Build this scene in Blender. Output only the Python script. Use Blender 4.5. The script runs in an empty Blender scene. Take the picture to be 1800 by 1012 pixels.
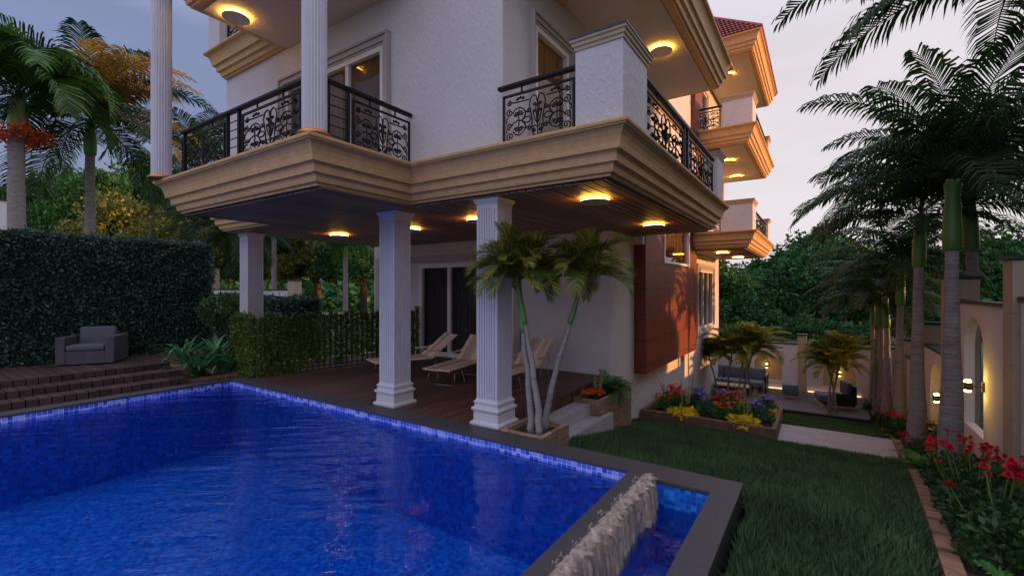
import bpy, math, random
import numpy as np
from mathutils import Vector, Matrix
R = math.radians
SC = bpy.context.scene
COL = SC.collection
rnd = random.Random(7)
nr = np.random.RandomState(5)

# ------------------------------------------------------------------ camera, sky, sun, exposure
cd = bpy.data.cameras.new('camera'); cam = bpy.data.objects.new('camera', cd); COL.objects.link(cam)
cd.sensor_width = 36.0; cd.lens = 36.0 * 806 / 1800; cd.clip_start = 0.05; cd.clip_end = 2000
cam.location = (0, 0, 1.7); cam.rotation_euler = (R(90), 0, R(33.9)); SC.camera = cam

SUN_DIR = Vector((0.93, 0.36, 0.085)).normalized()       # towards the sun, low behind the garden wall
SUN_EL = math.asin(SUN_DIR.z); SUN_ROT = math.atan2(SUN_DIR.x, SUN_DIR.y)
W = bpy.data.worlds.new('World'); SC.world = W; W.use_nodes = True
wt = W.node_tree; wt.nodes.clear()
def wn(t, **k):
    n = wt.nodes.new(t)
    for a, b in k.items(): setattr(n, a, b)
    return n
def build_world():
    L = wt.links
    out = wn('ShaderNodeOutputWorld'); bg = wn('ShaderNodeBackground')
    sky = wn('ShaderNodeTexSky', sky_type='NISHITA'); sky.sun_disc = False
    sky.sun_elevation = SUN_EL; sky.sun_rotation = SUN_ROT; sky.dust_density = 2.0
    tc = wn('ShaderNodeTexCoord')
    def dot(v):
        d = wn('ShaderNodeVectorMath', operation='DOT_PRODUCT'); d.inputs[1].default_value = v
        L.new(tc.outputs['Generated'], d.inputs[0]); return d.outputs['Value']
    m = wn('ShaderNodeMapRange', interpolation_type='SMOOTHSTEP'); m.inputs[1].default_value = 0.15; m.inputs[2].default_value = 0.98
    L.new(dot((0.30, 0.954, 0.0)), m.inputs[0])
    mx = wn('ShaderNodeMixRGB'); mx.inputs[1].default_value = (0.155, 0.185, 0.32, 1); mx.inputs[2].default_value = (0.62, 0.565, 0.60, 1)
    L.new(m.outputs[0], mx.inputs[0])
    # paler towards the horizon, bluer overhead
    up = wn('ShaderNodeMapRange'); up.inputs[1].default_value = 0.42; up.inputs[2].default_value = 0.80; up.inputs[3].default_value = 0.0; up.inputs[4].default_value = 1.0
    L.new(dot((0, 0, 1)), up.inputs[0])
    mz = wn('ShaderNodeMixRGB'); mz.inputs[2].default_value = (0.86, 0.86, 1.12, 1); L.new(up.outputs[0], mz.inputs[0])
    bk = wn('ShaderNodeMapRange'); bk.inputs[1].default_value = 0.05; bk.inputs[2].default_value = 0.8; L.new(dot((0.56, -0.83, 0)), bk.inputs[0])
    mb_ = wn('ShaderNodeMixRGB'); mb_.inputs[2].default_value = (0.62, 0.60, 0.82, 1); L.new(bk.outputs[0], mb_.inputs[0]); L.new(mx.outputs[0], mb_.inputs[1])
    L.new(mb_.outputs[0], mz.inputs[1])
    # thin cloud veil
    mp = wn('ShaderNodeMapping'); mp.inputs['Scale'].default_value = (1.3, 1.3, 4.5); L.new(tc.outputs['Generated'], mp.inputs[0])
    nz = wn('ShaderNodeTexNoise'); nz.inputs['Scale'].default_value = 2.2; nz.inputs['Detail'].default_value = 7; nz.inputs['Roughness'].default_value = 0.55
    L.new(mp.outputs[0], nz.inputs[0])
    cr = wn('ShaderNodeMapRange'); cr.inputs[1].default_value = 0.35; cr.inputs[2].default_value = 0.75; cr.inputs[3].default_value = 0.96; cr.inputs[4].default_value = 1.10
    L.new(nz.outputs['Fac'], cr.inputs[0])
    ml = wn('ShaderNodeMixRGB', blend_type='MULTIPLY'); ml.inputs[0].default_value = 1; L.new(mz.outputs[0], ml.inputs[1]); L.new(cr.outputs[0], ml.inputs[2])
    sc = wn('ShaderNodeMixRGB', blend_type='MULTIPLY'); sc.inputs[0].default_value = 1; sc.inputs[2].default_value = (0.022, 0.022, 0.022, 1); L.new(sky.outputs[0], sc.inputs[1])
    ad = wn('ShaderNodeMixRGB', blend_type='ADD'); ad.inputs[0].default_value = 1; L.new(sc.outputs[0], ad.inputs[1]); L.new(ml.outputs[0], ad.inputs[2])
    L.new(ad.outputs[0], bg.inputs['Color']); bg.inputs['Strength'].default_value = 0.9
    L.new(bg.outputs[0], out.inputs[0])
build_world()
sl = bpy.data.lights.new('sun', 'SUN'); sl.energy = 3.6; sl.angle = R(0.7); sl.color = (1.0, 0.46, 0.16)
so = bpy.data.objects.new('sun', sl); COL.objects.link(so); so.rotation_euler = SUN_DIR.to_track_quat('Z', 'Y').to_euler(); so.location = (30, 12, 20)
vs = SC.view_settings; vs.view_transform = 'Standard'; vs.look = 'None'; vs.exposure = 0.50; vs.gamma = 1.0
try: SC.cycles.max_bounces = 7; SC.cycles.transparent_max_bounces = 24; SC.cycles.sample_clamp_indirect = 4
except Exception: pass

# ------------------------------------------------------------------ materials
MATS = {}
def newmat(name):
    m = bpy.data.materials.new(name); m.use_nodes = True; nt = m.node_tree
    b = nt.nodes['Principled BSDF']; MATS[name] = m
    return m, nt, b
def N(nt, t, **k):
    n = nt.nodes.new(t)
    for a, b in k.items(): setattr(n, a, b)
    return n
def coords(nt, scale=(1, 1, 1)):
    g = N(nt, 'ShaderNodeNewGeometry'); mp = N(nt, 'ShaderNodeMapping'); mp.inputs['Scale'].default_value = scale
    nt.links.new(g.outputs['Position'], mp.inputs[0]); return mp.outputs[0]
def ocoords(nt, scale=(1, 1, 1)):
    g = N(nt, 'ShaderNodeTexCoord'); mp = N(nt, 'ShaderNodeMapping'); mp.inputs['Scale'].default_value = scale
    nt.links.new(g.outputs['Object'], mp.inputs[0]); return mp.outputs[0]
def noise(nt, vec, scale, detail=4, rough=.55):
    n = N(nt, 'ShaderNodeTexNoise'); n.inputs['Scale'].default_value = scale; n.inputs['Detail'].default_value = detail; n.inputs['Roughness'].default_value = rough
    nt.links.new(vec, n.inputs['Vector']); return n.outputs['Fac']
def ramp(nt, fac, stops):
    r = N(nt, 'ShaderNodeValToRGB'); e = r.color_ramp.elements
    while len(e) < len(stops): e.new(0.5)
    for i, (p, c) in enumerate(stops): e[i].position = p; e[i].color = (*c, 1)
    nt.links.new(fac, r.inputs[0]); return r.outputs[0]
def bump(nt, b, h, strength=.5, dist=.01, chain=None):
    n = N(nt, 'ShaderNodeBump'); n.inputs['Strength'].default_value = strength; n.inputs['Distance'].default_value = dist
    nt.links.new(h, n.inputs['Height'])
    if chain: nt.links.new(chain, n.inputs['Normal'])
    if b: nt.links.new(n.outputs[0], b.inputs['Normal'])
    return n.outputs[0]
def mul(nt, a, b_, t='MULTIPLY', f=1.0):
    n = N(nt, 'ShaderNodeMixRGB', blend_type=t); n.inputs[0].default_value = f
    nt.links.new(a, n.inputs[1])
    if hasattr(b_, 'is_linked') or hasattr(b_, 'node'): nt.links.new(b_, n.inputs[2])
    else: n.inputs[2].default_value = (*b_, 1)
    return n.outputs[0]
def sc3(c, k): return tuple(min(1, v * k) for v in c)

def mat_noisy(name, c, var=.12, scale=6, rough=.7, bscale=40, bstr=.3, bdist=.004, spec=.4, metal=0, obj=False, stretch=(1, 1, 1)):
    m, nt, b = newmat(name); v = (ocoords if obj else coords)(nt, stretch)
    f = noise(nt, v, scale, 5); nt.links.new(ramp(nt, f, [(.25, sc3(c, 1 - var)), (.75, sc3(c, 1 + var))]), b.inputs['Base Color'])
    b.inputs['Roughness'].default_value = rough; b.inputs['Specular IOR Level'].default_value = spec; b.inputs['Metallic'].default_value = metal
    if bstr: bump(nt, b, noise(nt, v, bscale, 3), bstr, bdist)
    return m
def mat_stucco(name, c, scale=16, depth=.012, strength=.6):
    m, nt, b = newmat(name); v = coords(nt)
    v2 = coords(nt, (1, 1, .55))
    f1 = noise(nt, v2, scale, 3, .5); depth *= .55
    r = N(nt, 'ShaderNodeMapRange'); r.inputs[1].default_value = .47; r.inputs[2].default_value = .60; nt.links.new(f1, r.inputs[0])
    f2 = noise(nt, v, 1.1, 5)
    nt.links.new(ramp(nt, f2, [(.2, sc3(c, .9)), (.8, sc3(c, 1.05))]), b.inputs['Base Color'])
    b.inputs['Roughness'].default_value = .85; b.inputs['Specular IOR Level'].default_value = .25
    n1 = bump(nt, None, noise(nt, v, 90, 2), .25, .003)
    bump(nt, b, r.outputs[0], strength, depth, n1)
    return m
WHITE = (.62, .575, .575)
mat_stucco('stucco', WHITE, 23, .011, .5)
mat_stucco('plain_wall', (.62, .575, .55), 26, .003, .35)
mat_stucco('garden_stucco', (.72, .68, .70), 26, .006, .5)
mat_stucco('ceiling_plaster', (.66, .58, .52), 22, .006, .6)
mat_noisy('cornice', (.64, .39, .165), .13, 9, .62, 70, .45, .005, .4)
mat_noisy('cap_beige', (.48, .36, .24), .12, 7, .7, 60, .4, .004)
mat_noisy('pillar_beige', (.50, .38, .26), .10, 4, .75, 45, .4, .005)
mat_noisy('column_white', (.58, .56, .58), .05, 5, .5, 60, .12, .002, .45)
mat_noisy('dark_cap', (.035, .036, .042), .2, 9, .45)
mat_noisy('coping', (.062, .057, .062), .22, 26, .55, 120, .25, .002, .45)
mat_noisy('iron', (.008, .008, .009), .2, 20, .5, 90, .2, .001, .25)
mat_noisy('frame_white', (.70, .65, .60), .04, 8, .45, 50, .05, .001, .5)
mat_noisy('frame_trim', (.40, .35, .33), .06, 8, .6, 50, .15, .002, .4)
mat_noisy('interior', (.10, .085, .075), .2, 2, .9)
mat_noisy('concrete', (.44, .42, .44), .14, 5, .8, 55, .35, .003)
mat_noisy('soil', (.055, .032, .022), .4, 30, .95, 70, 1.0, .02)
mat_noisy('wicker_base', (.16, .15, .17), .1, 20, .7)
mat_noisy('cushion', (.085, .085, .11), .06, 18, .85, 300, .2, .001)
mat_noisy('blue_cushion', (.13, .16, .22), .08, 18, .85, 300, .2, .001)
mat_noisy('black_frame', (.02, .02, .024), .1, 18, .5)
mat_noisy('pale_wood', (.50, .36, .24), .1, 18, .6, 60, .1, .001)
mat_noisy('steel', (.35, .33, .31), .05, 18, .35, 60, .05, .001, .5, .8)
mat_noisy('copper', (.55, .22, .06), .25, 14, .3, 40, .2, .002, .5, .9)
mat_noisy('lamp_metal', (.80, .66, .52), .06, 18, .5)
mat_noisy('bronze_metal', (.12, .09, .05), .06, 18, .45)
mat_noisy('terracotta_pot', (.30, .17, .10), .15, 12, .8)
mat_noisy('pool_blue_floor', (.2, .2, .2))
mat_noisy('stem_green', (.10, .16, .03), .2, 14, .6)
mat_noisy('bark_dark', (.09, .065, .045), .3, 12, .9, 30, .8, .02)
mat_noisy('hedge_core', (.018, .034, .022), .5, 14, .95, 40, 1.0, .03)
mat_noisy('ground_soil', (.05, .085, .035), .4, 1.5, .95, 12, .8, .03)
mat_noisy('crownshaft', (.10, .23, .045), .25, 5, .45, 20, .2, .004, .5, 0, False, (1, 1, .25))
mat_noisy('crownshaft_light', (.20, .28, .05), .25, 5, .45, 20, .2, .004, .5, 0, False, (1, 1, .25))

def mat_trunk(name, c, ring=55, dark=.5):
    m, nt, b = newmat(name)
    v = ocoords(nt); w = N(nt, 'ShaderNodeTexWave', wave_type='BANDS', bands_direction='Z'); w.inputs['Scale'].default_value = ring / 10; w.inputs['Distortion'].default_value = 3.5; w.inputs['Detail'].default_value = 3; w.inputs['Detail Scale'].default_value = 2.5
    nt.links.new(v, w.inputs['Vector'])
    f = noise(nt, ocoords(nt, (1, 1, 3.5)), 5, 6, .65)
    a = ramp(nt, f, [(.28, sc3(c, .35)), (.42, sc3(c, .85)), (.7, sc3(c, 1.15))])
    r = ramp(nt, w.outputs['Fac'], [(.0, (.78, .76, .75)), (.35, (1, 1, 1))])
    nt.links.new(mul(nt, a, r), b.inputs['Base Color']); b.inputs['Roughness'].default_value = .85
    n1 = bump(nt, None, w.outputs['Fac'], .3, .008); bump(nt, b, noise(nt, ocoords(nt, (1, 1, 2)), 22, 4), .5, .01, n1)
mat_trunk('palm_trunk', (.31, .27, .25)); mat_trunk('cane_trunk', (.30, .27, .26), 110)

def mat_leaf(name, c1, c2, trans=.25, rough=.5, c3=None, spec=.35):
    m, nt, b = newmat(name)
    g = N(nt, 'ShaderNodeNewGeometry')
    stops = [(.0, c1), (1.0, c2)] if c3 is None else [(.0, c1), (.72, c2), (1.0, c3)]
    col = ramp(nt, g.outputs['Random Per Island'], stops)
    pn = noise(nt, coords(nt), 1.3, 3)
    col = mul(nt, col, ramp(nt, pn, [(.3, (.72, .72, .72)), (.7, (1.25, 1.25, 1.2))]))
    nt.links.new(col, b.inputs['Base Color']); b.inputs['Roughness'].default_value = rough; b.inputs['Specular IOR Level'].default_value = spec
    tr = N(nt, 'ShaderNodeBsdfTranslucent'); nt.links.new(col, tr.inputs['Color'])
    mx = N(nt, 'ShaderNodeMixShader'); mx.inputs[0].default_value = trans
    nt.links.new(b.outputs[0], mx.inputs[1]); nt.links.new(tr.outputs[0], mx.inputs[2])
    nt.links.new(mx.outputs[0], nt.nodes['Material Output'].inputs[0]); return m
mat_leaf('palm_leaf', (.012, .036, .012), (.038, .090, .022), .35)
mat_leaf('broad_palm_leaf', (.03, .09, .014), (.10, .22, .03), .35)
mat_leaf('sun_tinted_palm_leaf', (.30, .15, .02), (.75, .40, .05), .4)  # low sunlight on palm fronds, put into the leaf colour as orange
mat_leaf('areca_leaf', (.045, .11, .018), (.20, .25, .035), .35, .5, (.60, .40, .05))
mat_leaf('hedge_leaf', (.022, .058, .040), (.075, .135, .095), .2)
mat_leaf('blue_hedge_leaf', (.025, .055, .045), (.07, .13, .10), .15)
mat_leaf('screen_leaf', (.05, .10, .012), (.19, .26, .04), .3)
mat_leaf('topiary_leaf', (.03, .07, .02), (.09, .17, .05), .2)
mat_leaf('tree_leaf', (.022, .085, .018), (.08, .21, .035), .3)
mat_leaf('dark_tree_leaf', (.016, .075, .018), (.05, .17, .04), .3)
mat_leaf('golden_tree_leaf', (.05, .10, .015), (.20, .20, .03), .3, .5, (.58, .38, .04))
mat_leaf('grass_blade', (.045, .11, .04), (.16, .29, .11), .35, .6)
mat_leaf('spider_leaf', (.03, .14, .05), (.08, .30, .10), .25, .4)
mat_leaf('bush_leaf', (.015, .05, .012), (.04, .12, .025), .2, .45)
mat_leaf('bright_leaf', (.03, .13, .02), (.09, .26, .04), .25, .45)
mat_leaf('teal_leaf', (.02, .10, .05), (.06, .20, .09), .25, .45)
mat_leaf('red_petal', (.45, .012, .025), (.88, .04, .07), .25)
mat_leaf('orange_petal', (.75, .09, .01), (.90, .20, .02), .2)
mat_leaf('scarlet_petal', (.60, .03, .01), (.80, .10, .03), .2)
mat_leaf('purple_petal', (.16, .10, .60), (.30, .20, .85), .2)
mat_leaf('pink_petal', (.50, .10, .22), (.70, .22, .35), .2)
mat_leaf('yellow_leaf', (.62, .46, .01), (.85, .68, .02), .3)
mat_leaf('spike_petal', (.34, .30, .16), (.55, .46, .26), .2)
mat_leaf('palm_blossom', (.60, .05, .01), (.80, .16, .03), .2)

def mat_planks(name, c, var=.3, rough=.45, axis=0, pitch=.12, grain=(12, 1.2, 12)):
    m, nt, b = newmat(name)
    g = N(nt, 'ShaderNodeNewGeometry'); v = coords(nt, grain); f = noise(nt, v, 2.2, 6, .6)
    base = ramp(nt, f, [(.25, sc3(c, 1 - var)), (.75, sc3(c, 1 + var))])
    tint = ramp(nt, g.outputs['Random Per Island'], [(0, (.72, .72, .72)), (1, (1.28, 1.22, 1.2))])
    nt.links.new(mul(nt, base, tint), b.inputs['Base Color']); b.inputs['Roughness'].default_value = rough; b.inputs['Specular IOR Level'].default_value = .4
    bump(nt, b, f, .25, .003)
mat_planks('ceiling_wood', (.31, .165, .105), .30, .5, grain=(22, 1.4, 22))
mat_planks('deck_wood', (.115, .052, .038), .25, .5, grain=(30, 1.5, 30))
mat_planks('left_deck_wood', (.062, .036, .030), .25, .55, grain=(1.5, 30, 30))
mat_planks('terrace_wood', (.10, .075, .08), .2, .5, grain=(2, 25, 25))
mat_planks('lounger_slat', (.76, .58, .43), .12, .55, grain=(12, 3, 12))

def mat_brickish(name, c, mort, sx, sy, uvw='wall', off=.5, var=.2, bstr=.4, rough=.7, size=.008, bdist=.006, streak=None):
    # brick pattern laid on world position: horizontal run = x + y
    m, nt, b = newmat(name)
    g = N(nt, 'ShaderNodeNewGeometry'); sp = N(nt, 'ShaderNodeSeparateXYZ'); nt.links.new(g.outputs['Position'], sp.inputs[0])
    ad = N(nt, 'ShaderNodeMath', operation='ADD'); nt.links.new(sp.outputs[0], ad.inputs[0]); nt.links.new(sp.outputs[1], ad.inputs[1])
    cb = N(nt, 'ShaderNodeCombineXYZ')
    if uvw == 'floor': nt.links.new(sp.outputs[0], cb.inputs[0]); nt.links.new(sp.outputs[1], cb.inputs[1])
    else: nt.links.new(ad.outputs[0], cb.inputs[0]); nt.links.new(sp.outputs[2], cb.inputs[1])
    br = N(nt, 'ShaderNodeTexBrick'); br.offset = off; br.inputs['Scale'].default_value = 1; br.inputs['Brick Width'].default_value = sx; br.inputs['Row Height'].default_value = sy
    br.inputs['Mortar Size'].default_value = size; br.inputs['Color1'].default_value = (*sc3(c, 1 - var), 1); br.inputs['Color2'].default_value = (*sc3(c, 1 + var), 1); br.inputs['Mortar'].default_value = (*mort, 1)
    br.inputs['Bias'].default_value = 0
    nt.links.new(cb.outputs[0], br.inputs['Vector'])
    col = br.outputs['Color']
    st = noise(nt, coords(nt, streak or (6, 6, 1.2)), 2, 6, .6)
    col = mul(nt, col, ramp(nt, st, [(.3, (.75, .75, .75)), (.7, (1.2, 1.2, 1.2))]))
    nt.links.new(col, b.inputs['Base Color']); b.inputs['Roughness'].default_value = rough
    n1 = bump(nt, None, noise(nt, coords(nt), 45, 3), .35, .004)
    inv = N(nt, 'ShaderNodeMath', operation='SUBTRACT'); inv.inputs[0].default_value = 1; nt.links.new(br.outputs['Fac'], inv.inputs[1])
    bump(nt, b, inv.outputs[0], bstr, bdist, n1)
    return m
mat_brickish('cladding', (.17, .026, .008), (.04, .010, .005), .9, .56, var=.14, rough=.5, size=.010, bstr=.8)
mat_brickish('stacked_stone', (.34, .21, .125), (.11, .07, .045), .22, .035, var=.30, size=.004, bstr=.8, rough=.85)
mat_brickish('red_brick_stone', (.25, .13, .085), (.09, .05, .035), .20, .03, var=.25, size=.004, bstr=.8, rough=.85)
mat_brickish('kerb_stone', (.30, .16, .09), (.12, .07, .045), .25, .05, 'wall', var=.2, size=.006, bstr=.5, rough=.85)
mat_brickish('wicker', (.07, .066, .08), (.06, .055, .07), .09, .012, var=.15, size=.003, bstr=.5)

def mat_tiles(name, size, grout, cols, gw=.045):
    m, nt, b = newmat(name)
    g = N(nt, 'ShaderNodeNewGeometry'); mp = N(nt, 'ShaderNodeVectorMath', operation='SCALE'); mp.inputs['Scale'].default_value = 1 / size
    of = N(nt, 'ShaderNodeVectorMath', operation='ADD'); of.inputs[1].default_value = (.5137, .5137, .5 + .02)
    wob = N(nt, 'ShaderNodeTexNoise'); wob.inputs['Scale'].default_value = 3.2; wob.inputs['Detail'].default_value = 2; nt.links.new(g.outputs['Position'], wob.inputs['Vector'])
    ws = N(nt, 'ShaderNodeVectorMath', operation='MULTIPLY_ADD'); ws.inputs[1].default_value = (.03, .03, .0); nt.links.new(wob.outputs['Color'], ws.inputs[0]); nt.links.new(g.outputs['Position'], ws.inputs[2])
    nt.links.new(ws.outputs[0], mp.inputs[0]); nt.links.new(mp.outputs[0], of.inputs[0])
    fl = N(nt, 'ShaderNodeVectorMath', operation='FLOOR'); fr = N(nt, 'ShaderNodeVectorMath', operation='FRACTION')
    nt.links.new(of.outputs[0], fl.inputs[0]); nt.links.new(of.outputs[0], fr.inputs[0])
    # drop the axis the face looks along
    ab = N(nt, 'ShaderNodeVectorMath', operation='ABSOLUTE'); nt.links.new(g.outputs['True Normal'], ab.inputs[0])
    gt = N(nt, 'ShaderNodeVectorMath', operation='MULTIPLY'); nt.links.new(fl.outputs[0], gt.inputs[0])
    om = N(nt, 'ShaderNodeVectorMath', operation='SUBTRACT'); om.inputs[0].default_value = (1, 1, 1); nt.links.new(ab.outputs[0], om.inputs[1]); nt.links.new(om.outputs[0], gt.inputs[1])
    wnz = N(nt, 'ShaderNodeTexWhiteNoise'); rd = N(nt, 'ShaderNodeVectorMath', operation='SNAP'); rd.inputs[1].default_value = (1, 1, 1)
    ad = N(nt, 'ShaderNodeVectorMath', operation='ADD'); ad.inputs[1].default_value = (.3, .3, .3); nt.links.new(gt.outputs[0], ad.inputs[0]); nt.links.new(ad.outputs[0], rd.inputs[0]); nt.links.new(rd.outputs[0], wnz.inputs['Vector'])
    col = ramp(nt, wnz.outputs['Value'], cols)
    nt.nodes[-1]
    # grout mask
    c5 = N(nt, 'ShaderNodeVectorMath', operation='SUBTRACT'); c5.inputs[1].default_value = (.5, .5, .5); nt.links.new(fr.outputs[0], c5.inputs[0])
    c6 = N(nt, 'ShaderNodeVectorMath', operation='ABSOLUTE'); nt.links.new(c5.outputs[0], c6.inputs[0])
    c7 = N(nt, 'ShaderNodeVectorMath', operation='MULTIPLY'); nt.links.new(c6.outputs[0], c7.inputs[0]); nt.links.new(om.outputs[0], c7.inputs[1])
    sp = N(nt, 'ShaderNodeSeparateXYZ'); nt.links.new(c7.outputs[0], sp.inputs[0])
    m1 = N(nt, 'ShaderNodeMath', operation='MAXIMUM'); nt.links.new(sp.outputs[0], m1.inputs[0]); nt.links.new(sp.outputs[1], m1.inputs[1])
    m2 = N(nt, 'ShaderNodeMath', operation='MAXIMUM'); nt.links.new(m1.outputs[0], m2.inputs[0]); nt.links.new(sp.outputs[2], m2.inputs[1])
    gg = N(nt, 'ShaderNodeMath', operation='GREATER_THAN'); gg.inputs[1].default_value = .5 - gw; nt.links.new(m2.outputs[0], gg.inputs[0])
    mx = N(nt, 'ShaderNodeMixRGB'); nt.links.new(gg.outputs[0], mx.inputs[0]); nt.links.new(col, mx.inputs[1]); mx.inputs[2].default_value = (*grout, 1)
    nt.links.new(mx.outputs[0], b.inputs['Base Color']); b.inputs['Roughness'].default_value = .18
    return m
mat_tiles('pool_tile', .044, (.03, .20, .70), [(0, (.005, .08, .45)), (.3, (.006, .12, .58)), (.6, (.012, .20, .74)), (.85, (.016, .18, .70)), (.95, (.05, .28, .85))])

mat_tiles('waterline_tile', .055, (.55, .60, .95), [(0, (.02, .06, .50)), (.3, (.04, .12, .70)), (.55, (.10, .20, .85)), (.75, (.22, .32, .92)), (.9, (.35, .42, .95))], .05)
def mat_water(name, tint, alpha_strength=.0, stretch=(1.2, 3.0, 1), amp=.05):
    m, nt, b = newmat(name); nt.nodes.remove(b)
    fr = N(nt, 'ShaderNodeFresnel'); fr.inputs['IOR'].default_value = 1.45
    tr = N(nt, 'ShaderNodeBsdfTransparent'); tr.inputs['Color'].default_value = (*tint, 1)
    gl = N(nt, 'ShaderNodeBsdfGlossy'); gl.inputs['Roughness'].default_value = .02
    g_ = N(nt, 'ShaderNodeNewGeometry'); rt = N(nt, 'ShaderNodeMapping'); rt.inputs['Rotation'].default_value = (0, 0, R(-38)); nt.links.new(g_.outputs['Position'], rt.inputs[0])
    r2 = N(nt, 'ShaderNodeMapping'); r2.inputs['Scale'].default_value = (.55, 2.2, 1); nt.links.new(rt.outputs[0], r2.inputs[0])
    h = noise(nt, r2.outputs[0], 2.4, 4, .5)
    h2 = noise(nt, coords(nt, (stretch[0] * 1.6, stretch[1] * 2.6, 1)), 4.5, 2, .5)
    n1 = bump(nt, None, h, 1.0, amp); n2 = bump(nt, None, h2, 1.0, amp * .14, n1)
    nt.links.new(n2, fr.inputs['Normal']); nt.links.new(n2, gl.inputs['Normal'])
    mx = N(nt, 'ShaderNodeMixShader'); nt.links.new(fr.outputs[0], mx.inputs[0]); nt.links.new(tr.outputs[0], mx.inputs[1]); nt.links.new(gl.outputs[0], mx.inputs[2])
    nt.links.new(mx.outputs[0], nt.nodes['Material Output'].inputs[0])
mat_water('water', (.66, .88, 1.0), amp=.024, stretch=(1.3, 1.3, 1))
def mat_glass(name, tint, ior=1.5):
    m, nt, b = newmat(name); nt.nodes.remove(b)
    fr = N(nt, 'ShaderNodeFresnel'); fr.inputs['IOR'].default_value = ior
    tr = N(nt, 'ShaderNodeBsdfTransparent'); tr.inputs['Color'].default_value = (*tint, 1)
    gl = N(nt, 'ShaderNodeBsdfGlossy'); gl.inputs['Roughness'].default_value = .015
    mx = N(nt, 'ShaderNodeMixShader'); nt.links.new(fr.outputs[0], mx.inputs[0]); nt.links.new(tr.outputs[0], mx.inputs[1]); nt.links.new(gl.outputs[0], mx.inputs[2])
    nt.links.new(mx.outputs[0], nt.nodes['Material Output'].inputs[0])
mat_glass('glass_dark', (.60, .60, .62)); mat_glass('glass_clear', (.75, .75, .75), 1.7)
mat_noisy('curtain_dark', (.16, .14, .14), .1, 4, .9); mat_leaf('curtain_warm', (.40, .29, .22), (.40, .29, .22), .45, .9); mat_noisy('curtain_pink', (.55, .30, .22), .1, 4, .9)
def mat_emit(name, c, s):
    m, nt, b = newmat(name); b.inputs['Base Color'].default_value = (*c, 1); b.inputs['Emission Color'].default_value = (*c, 1); b.inputs['Emission Strength'].default_value = s
mat_emit('lamp_glow', (1.0, .55, .07), 21); mat_emit('wall_lamp_glow', (1.0, .60, .10), 60); mat_emit('far_lamp_glow', (1.0, .62, .15), 14); mat_emit('strip_glow', (1.0, .62, .28), 1.3)
def mat_spray():
    m, nt, b = newmat('spray'); b.inputs['Base Color'].default_value = (.56, .44, .35, 1); b.inputs['Roughness'].default_value = .6
    f = noise(nt, coords(nt, (12, 12, 2.2)), 1.3, 3, .5)
    r = N(nt, 'ShaderNodeMapRange'); r.inputs[1].default_value = .38; r.inputs[2].default_value = .66; r.inputs[3].default_value = .12; r.inputs[4].default_value = .85; nt.links.new(f, r.inputs[0])
    nt.links.new(r.outputs[0], b.inputs['Alpha']); bump(nt, b, f, .6, .03)
mat_spray()
def mat_roof():
    m, nt, b = newmat('roof_tile'); v = coords(nt); f = noise(nt, v, 5, 4)
    nt.links.new(ramp(nt, f, [(.3, (.20, .022, .012)), (.7, (.36, .05, .025))]), b.inputs['Base Color']); b.inputs['Roughness'].default_value = .55
mat_roof()

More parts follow.
